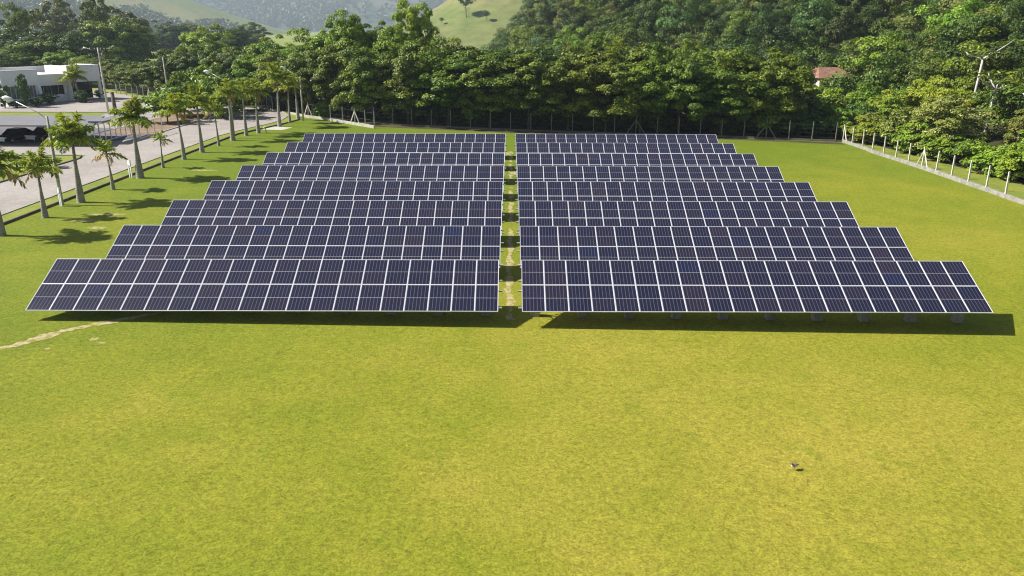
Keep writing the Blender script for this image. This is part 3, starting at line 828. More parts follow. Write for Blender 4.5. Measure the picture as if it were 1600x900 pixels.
# carport and cars
def carport():
    o = empty('carport', (-75, 92.3, base(-75) - .12), 0, 'long grey flat carport roof on thin posts over two dark cars', 'carport')
    b = MB(); b.add([(-45, -4.2, 2.25), (29.6, -4.2, 2.25), (26.4, 5.2, 2.35), (-45, 5.2, 2.35), (-45, -4.2, 2.40), (29.6, -4.2, 2.40), (26.4, 5.2, 2.50), (-45, 5.2, 2.50)],
                    [(3, 2, 1, 0), (4, 5, 6, 7), (0, 1, 5, 4), (1, 2, 6, 5), (2, 3, 7, 6), (3, 0, 4, 7)])
    b.build('roof', M['roofgrey'], o)
    for x in (-27, -20.5, -14, -7.5, -1, 5.5, 12, 18.3, 25.6):
        for y in (-3.9, 4.9):
            b = MB(); b.tube([(x, y, -.1), (x, y, 2.27)], .07, 6); b.build('post', M['conc'], o)
carport()
def car(x, y, rz, label):
    o = empty('parked_car', (x, y, base(x) + .006), rz, label, 'car', 'dark cars under the carport')
    # profile along local y (front = -y), half widths
    prof = [(-2.15, .45, .62, .80), (-2.05, .72, .80, .84), (-1.1, .92, .95, .86), (-.95, .95, .97, .86), (1.9, .98, 1.0, .86), (2.12, .85, .92, .82), (2.18, .45, .7, .78)]
    b = MB(); rings = []
    for (yy, zt, zt2, hw) in prof: rings.append([(-hw, yy, .28), (-hw - .02, yy, .55), (-hw, yy, zt - .06), (-hw + .12, yy, zt), (hw - .12, yy, zt), (hw, yy, zt - .06), (hw + .02, yy, .55), (hw, yy, .28)])
    vs = [v for r in rings for v in r]; n = 8; fs = []
    for i in range(len(rings) - 1):
        for k in range(n): fs.append((i * n + k, i * n + (k + 1) % n, (i + 1) * n + (k + 1) % n, (i + 1) * n + k))
    fs += [tuple(range(n)), tuple(reversed(range((len(rings) - 1) * n, len(rings) * n)))]
    b.add(vs, fs, 0, True); bd = b.build('body', M['blackpaint'], o)
    b = MB(); vs = []
    for (yy, z, hw) in ((-1.05, .94, .78), (-.35, 1.48, .62), (.9, 1.52, .62), (1.95, .97, .76)): vs += [(-hw, yy, z), (hw, yy, z)]
    lo = [(-.80, -1.0, .9), (.80, -1.0, .9), (.80, 1.95, .9), (-.80, 1.95, .9)]
    b.add(vs + lo, [(0, 1, 3, 2), (2, 3, 5, 4), (4, 5, 7, 6), (8, 0, 2, 4, 6, 11), (9, 10, 7, 5, 3, 1)], 0)
    cb = b.build('cabin', M['blackpaint'], o)
    def pane(nm, vs): 
        m = MB(); m.add(vs, [(0, 1, 2, 3)]); m.build(nm, M['darkglass'], cb)
    pane('windscreen', [(-.66, -1.0, 1.0), (.66, -1.0, 1.0), (.55, -.43, 1.44), (-.55, -.43, 1.44)])
    pane('rear_window', [(.66, 1.93, 1.01), (-.66, 1.93, 1.01), (-.55, .98, 1.50), (.55, .98, 1.50)])
    for s in (-1, 1): pane('side_window', [(s * .765, -.7, 1.04), (s * .765, 1.5, 1.04), (s * .65, .9, 1.45), (s * .65, -.3, 1.43)])
    b = MB(); b.box((0, -2.17, .55), (1.25, .06, .46)); b.build('bumper', M['whitepaint'], o)
    for s in (-1, 1):
        b = MB(); b.box((s * .66, -2.08, .70), (.26, .10, .12)); b.build('headlight', M['lampglass'], o)
        for yy in (-1.35, 1.35):
            b = MB(); b.tube([(s * .66, yy, .32), (s * .86, yy, .32)], .32, 14); wl = b.build('wheel', M['rubber'], o)
            b = MB(); b.tube([(s * .84, yy, .32), (s * .88, yy, .32)], .19, 10); b.build('rim', M['galv'], wl)
c1 = gp(52, 223); car(c1.x + .1, c1.y + 2.4, R_(-14), 'black car with a pale front bumper right of the carport post')
c2 = gp(6, 226); car(c2.x, c2.y + 2.4, R_(-14), 'black car cut by the left picture edge under the carport')
c3 = gp(92, 219); car(c3.x + .3, c3.y + 2.6, R_(-10), 'dark car mostly hidden behind the palm and leaning lamp post')
# ground rail by the cars
o = empty('guard_rail', (-54.4, 91.6, base(-54)), 0, 'white pipe rail running back beside the parked black cars', 'rail')
b = MB(); b.tube([(0, 0, .5), (-.5, 9.0, .5)], .075, 8); b.build('pipe', M['whitepaint'], o)
for k in range(4):
    b = MB(); b.tube([(-.5 * k / 3.3, .6 + k * 2.6, -.1), (-.5 * k / 3.3, .6 + k * 2.6, .5)], .06, 6); b.build('post', M['whitepaint'], o)
# barred gates
def gate(x, y0, y1, H, n, label, top=True, roof=False):
    o = empty('barred_gate', (x, y0, base(x)), 0, label, 'gate', 'white barred gates at the parking')
    L = y1 - y0
    for z in ([.12, H * .55, H] if top else [.12, H]):
        b = MB(); b.box((0, L / 2, z), (.08, L, .09)); b.build('rail', M['whitepaint'], o)
    for k in range(n):
        b = MB(); b.box((0, L * k / (n - 1), H / 2 + .03), (.10 if k in (0, n - 1) else .07, .10, H + .08)); b.build('bar', M['whitepaint'], o)
    if roof:
        b = MB(); b.box((.2, L / 2 + 1, H + .35), (1.6, L * .9, .16)); b.build('canopy', M['roofgrey'], o)
        for yy in (1.2, L * .85): 
            b = MB(); b.box((0, yy, H + .15), (.09, .09, .26)); b.build('canopy_post', M['whitepaint'], o)
gate(-46.2, 88.5, 98.5, 2.1, 9, 'white barred gate with a small grey canopy left of the stoutest palm', True, True)
gate(-43.2, 94.3, 100.5, 1.9, 4, 'low white framed gate right of the stoutest palm', False)

# far houses
def house(px, y, W, D, H, label, wall, roofm, rz=0.0, rise=1.6, hip=False):
    x = x_at(px, y); z = g(x, y)
    o = empty('house', (x, y, z), rz, label, 'house')
    b = MB(); b.box((0, 0, H / 2 - .3), (W, D, H + .6)); b.build('wall', wall, o)
    e = .5; r = MB(); k = (W * .3 if hip else 0)
    r.add([(-W / 2 - e, -D / 2 - e, H), (W / 2 + e, -D / 2 - e, H), (W / 2 + e, D / 2 + e, H), (-W / 2 - e, D / 2 + e, H), (-W / 2 - e + k, 0, H + rise), (W / 2 + e - k, 0, H + rise)],
          [(0, 1, 5, 4), (2, 3, 4, 5), (1, 2, 5), (3, 0, 4), (3, 2, 1, 0)])
    r.build('roof', roofm, o)
    for s in (-.28, .05, .32):
        b = MB(); b.box((s * W, -D / 2 - .03, H * .55), (W * .13, .1, H * .38)); wf = b.build('window', M['whitepaint'], o)
        b = MB(); b.box((s * W, -D / 2 - .09, H * .55), (W * .11, .04, H * .33)); b.build('pane', M['darkglass'], wf)
    b = MB(); b.box((-.1 * W, -D / 2 - .03, H * .36), (W * .09, .1, H * .72)); b.build('door', M['wood'], o)
house(1290, 151, 7.2, 7, 4.7, 'house with a red tiled roof half hidden in the bushes on the right', M['conc_pale'], M['redtile'], R_(12), 1.7, True)
house(264, 470, 26, 12, 6, 'white house under the round dark tree in the far field', M['white'], M['redtile'], 0, 3)
house(292, 455, 18, 8, 3, 'low reddish shed right of the white far house', M['redtile'], M['redtile'], 0, 2)
house(384, 520, 16, 10, 3.2, 'pink house with an orange roof far off between the treetops', plain('pink_render', (.55, .36, .30), .8, .1, .3), M['redtile'], 0, 1.5)

# ------------------------------------------------------------------ trees
BIG = [crown_mesh('crown', 100 + k, [M['leaf_broad']], R=4.3, H=9.3, ncl=135, nlf=175, leaf=.30, flat=.8, lobes=.32, bottom=.02, cr=(.14, .28), dn=.4) for k in range(5)]
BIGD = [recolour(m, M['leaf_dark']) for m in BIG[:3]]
BIGL = [recolour(m, M['leaf_fresh']) for m in BIG[:3]]
TRK = [trunk_mb(7.0, .20, 200 + k, 6, 2.6).mesh('trunk', M['bark']) for k in range(4)]
def tree(x, y, H, label, group, crown, trunk, cat='tree', name='broadleaf_tree', sx=1.0, skirt=2.0):
    q = random.Random(int(x * 31 + y * 17)); z = g(x, y)
    o = empty(name, (x, y, z), q.uniform(0, 6.28), label, cat, group)
    k = (H - skirt) / 9.3
    inst('crown', crown, o, (0, 0, skirt), (0, 0, 0), (sx, sx, k))
    inst('trunk', trunk, o, (0, 0, 0), (0, 0, 0), (H / 11, H / 11, H / 10))
    return o
def fence_y(x):
    for a, b in zip(FEN[:-2], FEN[1:-1]):
        if a[0] <= x <= b[0]: return a[1] + (b[1] - a[1]) * (x - a[0]) / (b[0] - a[0])
    return 100
q = random.Random(21)
x = -40.0; i = 0
front = []
while x < 35.5:
    front.append(x); x += q.uniform(4.5, 6.0)
def topz(px):
    """height of the tree line in the photo along the row"""
    pts = [(380, 8.4), (420, 10.0), (470, 10.0), (500, 10.6), (560, 11.8), (600, 10.8), (640, 11.0), (700, 10.6), (760, 10.3), (850, 10.2), (900, 11.0), (950, 10.6), (1050, 10.3), (1120, 10.3), (1200, 10.0), (1260, 8.8), (1400, 8)]
    for a, b in zip(pts[:-1], pts[1:]):
        if a[0] <= px <= b[0]: return a[1] + (b[1] - a[1]) * (px - a[0]) / (b[0] - a[0])
    return 9.0
GR = 'broad-leaved trees of the dense row behind the solar tables'
for x in front:
    y = fence_y(x) + q.uniform(1.9, 3.4)
    px = proj((x, y, 8))[0]
    H = topz(px) * q.uniform(.90, 1.0) - .4
    me = q.choice(BIG) if px > 480 else q.choice(BIGL + BIG)
    lab = 'broad-leaved tree at the front of the dense row behind the solar tables'
    if x == front[0]: lab = 'leftmost tree of the dense row, behind the last palms of the road'
    elif x == front[-1]: lab = 'rightmost tree of the dense row, beside the fence corner'
    elif abs(x - min(front, key=abs)) < .01: lab = 'tree of the dense row straight behind the far end of the worn aisle'
    tree(x, y, H, lab, GR, me, q.choice(TRK), skirt=q.uniform(.9, 2.0), sx=q.uniform(.85, 1.25))
GR2 = 'taller trees behind the dense row'
for x in [a + 2.4 for a in front]:
    y = fence_y(min(x, 40)) + q.uniform(6.5, 9)
    px = proj((x, y, 8))[0]
    tree(x, y, topz(px) * q.uniform(.97, 1.06), 'treetop rising just behind the dense front row of trees', GR2, q.choice(BIGL if px < 720 else BIG + BIGD), q.choice(TRK), skirt=1.0, sx=q.uniform(1.0, 1.2))
x = -36
while x < 36:                                   # third line and undergrowth close the wood
    y = fence_y(min(x, 40)) + q.uniform(12, 15)
    px = proj((x, y, 8))[0]
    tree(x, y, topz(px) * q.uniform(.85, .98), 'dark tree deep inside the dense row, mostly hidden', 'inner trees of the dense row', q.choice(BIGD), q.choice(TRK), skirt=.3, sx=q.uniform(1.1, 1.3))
    x += q.uniform(5, 6.5)
# singled-out tall trees
def tall(px, y, H, label, me, sx=.9, skirt=4.0): tree(x_at(px, y), y, H, label, None, me, q.choice(TRK), skirt=skirt, sx=sx)
tall(543, 122, 14.8, 'tall pointed dark green tree rising above the left part of the dense row', BIGL[0], .75, 5)
tall(592, 124, 12.8, 'rounded dark green treetop right of the tall pointed tree', BIG[2], .9, 5)
tall(645, 124, 16.2, 'tall pale yellow-green tree sticking up before the grassy hill', recolour(BIG[1], M['leaf_lime']), .75, 4)
tall(612, 122, 12.8, 'yellow-green tree left of the tallest pale treetop', recolour(BIG[0], M['leaf_lime']), .8, 4)
tall(500, 128, 12.0, 'broad fresh-green tree at the left end of the dense row', BIGL[1], 1.0, 3)
tall(425, 142, 10.6, 'green tree behind the palms on the road bend', BIGL[2], 1.0, 2)
tall(922, 118, 11.9, 'yellow-green treetop above the middle of the right row', recolour(BIG[3], M['leaf_fresh']), .8, 4)
tall(1080, 116, 11.2, 'lime-green crown poking out above the right row', recolour(BIG[4], M['leaf_lime']), .55, 4)
# hedge of trees behind the bent-topped fence
x = -92
while x < -40:
    y = fence_y(x) + q.uniform(4, 6)
    px = proj((x, y, 6))[0]
    H = 6.0 if px < 250 else 8.6
    tree(x, y, H * q.uniform(.9, 1.05), 'dark bushy tree in the hedge behind the bent-topped fence', 'dark trees behind the far paved yard', q.choice(BIGD + BIG), q.choice(TRK), skirt=.9, sx=q.uniform(.8, 1.0))
    if px > 230: tree(x + 2, y + 5, H * q.uniform(1.0, 1.12), 'dark bushy tree in the second line behind the bent-topped fence', 'dark trees behind the far paved yard', q.choice(BIGD + BIG), q.choice(TRK), skirt=.9, sx=q.uniform(.9, 1.1))
    x += q.uniform(4.0, 5.5)
# trees behind the building and in the field
def field_tree(px, y, Hpx_top, label, me, sx, skirt=1.0):
    x = x_at(px, y); zc = y * math.cos(PITCH)
    H = 12.7 + (45.5 - Hpx_top) * zc / F_PX * 1.0 - g(x, y)
    return tree(x, y, max(H, 3), label, None, me, q.choice(TRK), skirt=skirt, sx=sx)
for a in [(12, 190, 68, 'green tree behind the left part of the white building', BIGL[0], 1.3), (45, 200, 46, 'broad dark tree with a domed crown behind the white building', BIGD[0], 1.7),
          (42, 214, 14, 'slender tall tree top above the domed crown at the left', BIG[1], .9), (75, 196, 62, 'dense green tree behind the middle of the building', BIG[2], 1.2),
          (112, 198, 54, 'rounded dark tree behind the right end of the building', BIGD[1], 1.4), (96, 290, 8, 'hazy tall olive tree standing alone in the field', recolour(BIG[3], M['leaf_olive']), 1.9),
          (155, 260, -2, 'tall spindly tree beside the clump above the utility pole', BIG[4], 1.2), (178, 235, 32, 'big green tree of the clump above the utility pole', BIG[0], 1.7),
          (205, 240, 34, 'right-hand green tree of the clump above the fence', BIG[2], 1.6), (197, 300, 20, 'hazy tree behind the clump above the fence', recolour(BIG[4], M['leaf_olive']), 1.9),
          (262, 420, 38, 'round dark tree over the white far house', BIGD[2], 2.6), (293, 430, 40, 'reddish-olive tree right of the round dark tree', recolour(BIG[1], M['leaf_olive']), 2.2),
          (325, 185, 46, 'light yellow-green tree behind the dark hedge trees', recolour(BIG[2], M['leaf_lime']), 1.3), (352, 300, 44, 'dark tree right of the light yellow-green tree', BIGD[0], 2.0),
          (392, 440, 40, 'round tree beside the far pink house', BIG[3], 2.4), (235, 380, 52, 'low tree left of the white far house', BIGD[1], 2.0), (318, 410, 48, 'hazy tree between the far houses', BIGD[2], 2.2), (2, 230, 40, 'dark tree at the left picture edge behind the building', BIGD[2], 1.6)]:
    field_tree(*a)
for k in range(14):
    field_tree(q.uniform(-20, 140), q.uniform(176, 190), q.uniform(78, 92), 'low bushy tree crowding the back of the white building', BIGL[k % 3] if k % 2 else BIG[k % 5], .9, .4)['group'] = 'bushy trees at the back of the building'
for k in range(9):
    field_tree(q.uniform(120, 420), q.uniform(330, 560), q.uniform(58, 64), 'small dark tree in the far field hedgerow', BIGD[k % 3], 1.5, .4)['group'] = 'small trees in the far field'
# fruit trees in the bed by the road
SHR = [crown_mesh('crown', 300 + k, [M['leaf_fresh']], R=2.3, H=3.9, ncl=70, nlf=50, leaf=.32, flat=.7, lobes=.35, bottom=.02, cr=(.2, .34)) for k in range(5)]
STK = [trunk_mb(2.6, .09, 320 + k, 4, 1.2).mesh('trunk', M['bark']) for k in range(2)]
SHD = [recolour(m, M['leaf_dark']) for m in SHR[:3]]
def shrub(x, y, H, label, group, me, cat='bush', name='bush', sx=1.0, z0=.15):
    q = random.Random(int(x * 13 + y * 29)); o = empty(name, (x, y, g(x, y)), q.uniform(0, 6.28), label, cat, group)
    inst('crown', me, o, (0, 0, z0), (0, 0, 0), (sx, sx, (H - z0) / 3.9))
    inst('trunk', STK[q.randint(0, 1)], o, (0, 0, 0), (0, 0, 0), (1, 1, H / 4.2))
    return o
for px, y, H, lb in [(258, 112, 4.2, 'dark little tree in the planting bed beside the road'), (285, 120, 5.6, 'bright leafy tree in the left part of the planting bed'), (322, 124, 6.8, 'tallest bright green tree of the planting bed'), (345, 118, 5.8, 'bright green tree of the planting bed just behind the lamp post'), (305, 130, 4.4, 'leafy tree at the back of the planting bed'), (376, 129, 3.0, 'low leafy tree at the bend end of the planting bed')]:
    shrub(x_at(px, y), y, H, lb, None, q.choice(SHR), 'tree', 'fruit_tree', 1.35 + .1 * q.random(), .7)
b1 = gp(40, 236)
shrub(gp(12, 168).x, gp(12, 168).y - .6, 3.6, 'dark cypress at the left window of the white building', None, recolour(SHR[0], M['leaf_dark']), 'cypress', 'cypress_tree', .35)
shrub(gp(44, 167).x, gp(44, 167).y - .6, 5.0, 'tall pointed dark cypress between the building windows', None, recolour(SHR[1], M['leaf_dark']), 'cypress', 'cypress_tree', .42)
for px, py, H, sx, lb in [(76, 163, 1.9, .6, 'round dark bush under the porch of the white building'), (56, 166, 1.5, .5, 'low dark bush beside the pointed cypress'), (128, 160, 2.0, .6, 'round bush at the foot of the building palm'), (157, 153, 1.4, .5, 'small dark bush at the far corner of the paved yard'), (27, 168, 1.2, .5, 'low hedge bush under the left building window')]:
    p = gp(px, py); shrub(p.x, p.y, H, lb, None, recolour(q.choice(SHR), M['leaf_dark']), 'bush', 'bush', sx, .05)
for px, py, H, sx, lb in [(27, 262, 1.3, .3, 'young leafy sapling on the grass island'), (505, 187, 2.4, .55, 'small leafy sapling by the white post fence'), (80, 262, 1.0, .4, 'low leafy bush near the corner of the grass island')]:
    p = gp(px, py); shrub(p.x, p.y, H, lb, None, q.choice(SHR), 'bush', 'sapling', sx, .3)

x = -17
while x < 40:
    y = fence_y(x) + q.uniform(5.5, 9)
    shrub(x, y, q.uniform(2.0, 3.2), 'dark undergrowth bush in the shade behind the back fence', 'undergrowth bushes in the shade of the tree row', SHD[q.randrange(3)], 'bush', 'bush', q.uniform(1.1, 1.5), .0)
    x += q.uniform(2.6, 4.2)
# vegetation behind the right fence
GV = 'trees and bushes behind the right fence'
MIDT = [crown_mesh('crown', 400 + k, [M['leaf_fresh']], R=2.9, H=6.2, ncl=120, nlf=130, leaf=.22, flat=.7, lobes=.4, bottom=.01, cr=(.16, .32)) for k in range(4)]
MV = {n: [recolour(m, M[n]) for m in MIDT] for n in ('leaf_fresh', 'leaf_lime', 'leaf_olive', 'leaf_dark', 'leaf_broad', 'leaf_pale')}
SV = {n: [recolour(m, M[n]) for m in SHR[:4]] for n in ('leaf_fresh', 'leaf_lime', 'leaf_olive', 'leaf_dark', 'leaf_broad', 'leaf_pale')}
def veg(x, y, H, kind, label, sx=1.0, group=GV, name='broadleaf_tree', cat='tree'):
    low = H < 4.8
    q = random.Random(int(x * 13 + y * 7)); o = empty(name, (x, y, g(x, y)), q.uniform(0, 6.28), label, cat, group)
    inst('crown', q.choice(SV[kind] if low else MV[kind]), o, (0, 0, .05), (0, 0, 0), (sx * (1.15 if low else 1), sx * (1.15 if low else 1), H / (3.9 if low else 6.2)))
    inst('trunk', STK[0], o, (0, 0, 0), (0, 0, 0), (1.3, 1.3, H / 4))
    return o
LBL = {'leaf_fresh': 'fresh green bushy tree behind the right fence', 'leaf_lime': 'yellow-green bushy tree behind the right fence', 'leaf_olive': 'olive brownish bushy tree behind the right fence', 'leaf_dark': 'dark green bushy tree behind the right fence', 'leaf_broad': 'mid green leafy tree behind the right fence'}
CEC = [(61.0, 108, 12.0, 'cecropia tree with bare forked white trunk on the right slope', 3), (55.7, 95, 9.2, 'slender cecropia with a thin white stem just right of the forked one', 8),
       (54.4, 86.5, 8.2, 'cecropia with a straight pale stem near the right picture edge', 12)]
CECP = [(proj((c[0], c[1], 4))[0], c[1]) for c in CEC]
def hides(px, yy):
    return any(abs(px - a) < 24 and b - 30 < yy < b + 1.5 for a, b in CECP)
kinds = ['leaf_fresh', 'leaf_fresh', 'leaf_lime', 'leaf_lime', 'leaf_olive', 'leaf_broad', 'leaf_fresh', 'leaf_broad']
y = 60.0
while y < 150:
    for off, hmin, hmax, sx in ((4.6, 2.4, 3.6, .75), (8.4, 3.6, 5.4, .95), (13.2, 4.8, 7.0, 1.1)):
        xx = 40.8 + off + q.uniform(-.9, .9); yy = y + q.uniform(-1.6, 1.6)
        if off < 5 and yy < 78: xx += (78 - yy) * .10
        px, py, _ = proj((xx, yy, 2))
        if px > 1680 or (1245 < px < 1335 and yy > 112) or (off > 5 and hides(px, yy)) or (1425 < px < 1515 and yy < 89 and off > 4.7): continue
        k = q.choice(kinds)
        veg(xx, yy, q.uniform(hmin, hmax), k, LBL[k], sx * q.uniform(.9, 1.15))
    y += 3.8
veg(47.2, 87, 5.8, 'leaf_pale', 'pale flowering yellowish tree behind the right fence', 1.35, None)
veg(45.6, 93, 3.6, 'leaf_pale', 'smaller pale-leaved bush left of the pale flowering tree', 1.0, None)
veg(43.6, 98.5, 2.6, 'leaf_lime', 'low yellow-green bush behind the corner of the right fence', 1.0, None)
for xx, yy, H, k in ((51.5, 140, 4.4, 'leaf_fresh'), (55.0, 142, 4.6, 'leaf_broad'), (58.5, 143, 4.5, 'leaf_lime'), (61.5, 144, 5.0, 'leaf_fresh')):
    veg(xx, yy, H, k, 'bush hiding the wall of the red-roofed house', .95, 'bushes before the red-roofed house')
for xx, yy, H, k, sx in ((37.5, 104.5, 3.0, 'leaf_dark', .8), (40.5, 107, 4.0, 'leaf_broad', .9), (43.0, 103, 3.2, 'leaf_fresh', .8), (46.5, 108, 3.6, 'leaf_dark', 1.0), (40.5, 113, 4.4, 'leaf_dark', 1.1), (45, 115, 4.0, 'leaf_broad', 1.1), (50, 118, 4.2, 'leaf_fresh', 1.1), (50, 126, 4.4, 'leaf_lime', 1.2), (44, 128, 4.6, 'leaf_olive', 1.2), (48, 136, 4.2, 'leaf_fresh', 1.2), (55, 134, 3.8, 'leaf_lime', 1.1)):
    veg(xx, yy, H, k, {'leaf_fresh': 'fresh green', 'leaf_lime': 'yellow-green', 'leaf_olive': 'olive', 'leaf_dark': 'dark green', 'leaf_broad': 'mid green'}[k] + ' bush between the fence corner and the red-roofed house', sx, 'bushes between the fence corner and the red-roofed house')
# cecropia with white trunks
def cecropia(x, y, H, label, seed):
    r = random.Random(seed); z = g(x, y)
    o = empty('cecropia_tree', (x, y, z), 0, label, 'tree', None)
    mb = MB(); lean = r.uniform(.2, .9)
    top = Vector((lean, 0, H * .72))
    mb.tube([(0, 0, -.2), (lean * .4, 0, H * .4), top], [.21, .17, .13], 7)
    ends = []
    for k in range(4):
        a = 6.28 * k / 4 + r.random(); L = H * r.uniform(.2, .32)
        e = top + Vector((math.cos(a) * L, math.sin(a) * L * .8, L * r.uniform(.3, .8)))
        mb.tube([top, (top + e) / 2 + Vector((0, 0, -.1)), e], [.11, .09, .06], 5); ends.append(e)
    mb.build('trunk', M['palebark'], o)
    rr = np.random.default_rng(seed); P, A, Nn, L, W, T = [], [], [], [], [], []
    for e in ends + [ends[0] * .5 + top * .5 + Vector((0, 0, 1.0))]:
        for k in range(38):
            d = unit(1, rr)[0]; d[2] = abs(d[2]) * .4
            P.append(np.array(e) + d * rr.uniform(.1, 1.0) * np.array([1, 1, .5])); A.append(d + np.array([0, 0, -.2])); Nn.append(np.array([0, 0, 1]) + .4 * unit(1, rr)[0]); L.append(rr.uniform(.5, .85)); W.append(rr.uniform(.16, .27)); T.append(rr.random())
    me = leaves_mesh('crown', np.array(P), np.array(A), np.array(Nn), np.array(L), np.array(W), np.array(T), [M['leaf_broad']])
    inst('crown', me, o)
for cx, cy, ch, cl, cs in CEC: cecropia(cx, cy, ch, cl, cs)
# spiky palm in the bushes and a palm on the hill
def wild_palm(x, y, H, s, label, nf=14):
    o = empty('wild_palm', (x, y, g(x, y)), 0, label, 'palm tree')
    b = MB(); b.tube([(0, 0, -.3), (.1, 0, H * .5), (.2, 0, H)], [.2, .15, .12], 7); b.build('trunk', M['bark'], o)
    for k in range(nf):
        f = inst('frond', q.choice(FR_UP + FR_MID + FR_LOW), o, (.2, 0, H), (q.uniform(-.1, .1), 0, k * 2.399)); f.scale = (s, s, s)
wild_palm(x_at(1372, 140), 140, 4.5, 1.9, 'spiky grey-green palm among the bushes below the right hill')
wild_palm(x_at(1460, 190), 190, 9.5, 2.0, 'shaggy palm high on the forested right hill')
wild_palm(x_at(960, 128), 128, 9.5, 1.3, 'palm top peeping out just above the middle of the right row')

# forested hill on the right
HILL = [crown_mesh('forest_tree', 500 + k, [M['leaf_forest'], M['bark']], trunk_mb(6.0, .16, 520 + k, 2, 1.4, 1), R=3.3, H=6.6, ncl=38, nlf=170, leaf=.27, z0=1.2, flat=.85, lobes=.35, bottom=.02, cr=(.26, .44), dn=1.0, upn=.35) for k in range(7)]
HK = {'mid': ('leafy tree on the forested hillside', HILL), 'olive': ('olive-brown tree on the forested hillside', [recolour(m, M['leaf_olive']) for m in HILL]), 'lime': ('light yellow-green tree on the forested hillside', [recolour(m, M['leaf_fresh']) for m in HILL]), 'dark': ('dark green tree on the forested hillside', [recolour(m, M['leaf_dark']) for m in HILL])}
cand = []
yy = 60.0
while yy < 420:
    xx = -26.0
    while xx < 260:
        x2, y2 = xx + q.uniform(-1.7, 1.7), yy + q.uniform(-1.7, 1.7)
        if hill_h(x2, y2) > .3 or (y2 > 118 and x2 > 0 and x2 < 60):
            z2 = g(x2, y2)
            px, pt, zc = proj((x2, y2, z2 + 9)); _, pb_, _ = proj((x2, y2, z2))
            if -40 < px < 1690 and pb_ > -45 and not (pt > 84 and px < 1240) and px > 772 and not (1240 < px < 1345 and y2 < 152) and not hides(px, y2): cand.append((zc, x2, y2))
        xx += 6.0
    yy += 6.0
cand.sort()
near, far = cand[:300], cand[300:]
for zc, x2, y2 in near:
    k = q.choices(['mid', 'olive', 'lime', 'dark'], [5, 2, 1.6, 2])[0]
    s = q.uniform(.65, 1.5)
    o = inst('forest_tree', q.choice(HK[k][1]), None, (x2, y2, g(x2, y2) - .2), (0, 0, q.uniform(0, 6.28)), (s, s, s * q.uniform(.8, 1.2)))
    tag(o, HK[k][0], 'tree', {'mid': 'leafy', 'olive': 'olive-brown', 'lime': 'yellow-green', 'dark': 'dark green'}[k] + ' trees of the forested hill')
def forest_mass(name, pts, R, H, ncl, nlf, leaf, mat, seed):
    r = np.random.default_rng(seed); out = [[] for _ in range(6)]
    for (x, y, z, s) in pts:
        P, A, Nn, L, W, T = crown_arrays(r, R * s, H * s, ncl, nlf, leaf * s, 0, .75, .35, (.3, .5), .02)
        P = P + np.array([x, y, z]); sh = r.random() * .5
        for k, v in enumerate((P, A, Nn, L, W, np.clip(T * .6 + sh - .05, 0, 1))): out[k].append(v)
    me = leaves_mesh(name, *[np.concatenate(v) for v in out], [mat])
    o = inst(name, me); o['kind'] = 'stuff'; return o
def forest_stuff(name, pts, meshes):
    """the farther trees of the hill as one object: points that carry tree instances"""
    col = bpy.data.collections.new('forest_kinds')
    for k, m in enumerate(meshes): col.objects.link(bpy.data.objects.new('forest_kind', m))
    me = bpy.data.meshes.new(name); me.from_pydata([p[:3] for p in pts], [], [])
    for nm, typ, vals in (('size', 'FLOAT', [p[3] for p in pts]), ('turn', 'FLOAT', [p[4] for p in pts]), ('pick', 'INT', [p[5] for p in pts])):
        me.attributes.new(nm, typ, 'POINT').data.foreach_set('value', vals)
    o = inst(name, me); o['kind'] = 'stuff'
    ng = bpy.data.node_groups.new('forest_scatter', 'GeometryNodeTree')
    ng.interface.new_socket('Geometry', in_out='INPUT', socket_type='NodeSocketGeometry')
    ng.interface.new_socket('Geometry', in_out='OUTPUT', socket_type='NodeSocketGeometry')
    n = ng.nodes; gi = n.new('NodeGroupInput'); go = n.new('NodeGroupOutput')
    ci = n.new('GeometryNodeCollectionInfo'); ci.inputs['Collection'].default_value = col; ci.inputs['Separate Children'].default_value = True; ci.inputs['Reset Children'].default_value = True
    ip = n.new('GeometryNodeInstanceOnPoints'); ip.inputs['Pick Instance'].default_value = True
    def at(nm, typ):
        k = n.new('GeometryNodeInputNamedAttribute'); k.data_type = typ; k.inputs['Name'].default_value = nm; return k.outputs['Attribute']
    cx = n.new('ShaderNodeCombineXYZ'); L = ng.links.new
    L(at('turn', 'FLOAT'), cx.inputs['Z']); L(cx.outputs[0], ip.inputs['Rotation'])
    L(at('size', 'FLOAT'), ip.inputs['Scale']); L(at('pick', 'INT'), ip.inputs['Instance Index'])
    mp = n.new('GeometryNodeMeshToPoints'); L(gi.outputs[0], mp.inputs[0]); L(mp.outputs[0], ip.inputs['Points'])
    L(ci.outputs[0], ip.inputs['Instance']); L(ip.outputs[0], go.inputs[0])
    md = o.modifiers.new('scatter', 'NODES'); md.node_group = ng
    return o
print('hill trees', len(cand))
if far:
    allk = [m for k in ('mid', 'mid', 'olive', 'lime', 'dark') for m in HK[k][1]]
    forest_stuff('forest', [(x2, y2, g(x2, y2) - .2, q.uniform(.65, 1.5), q.uniform(0, 6.28), q.randrange(len(allk))) for zc, x2, y2 in far], allk)
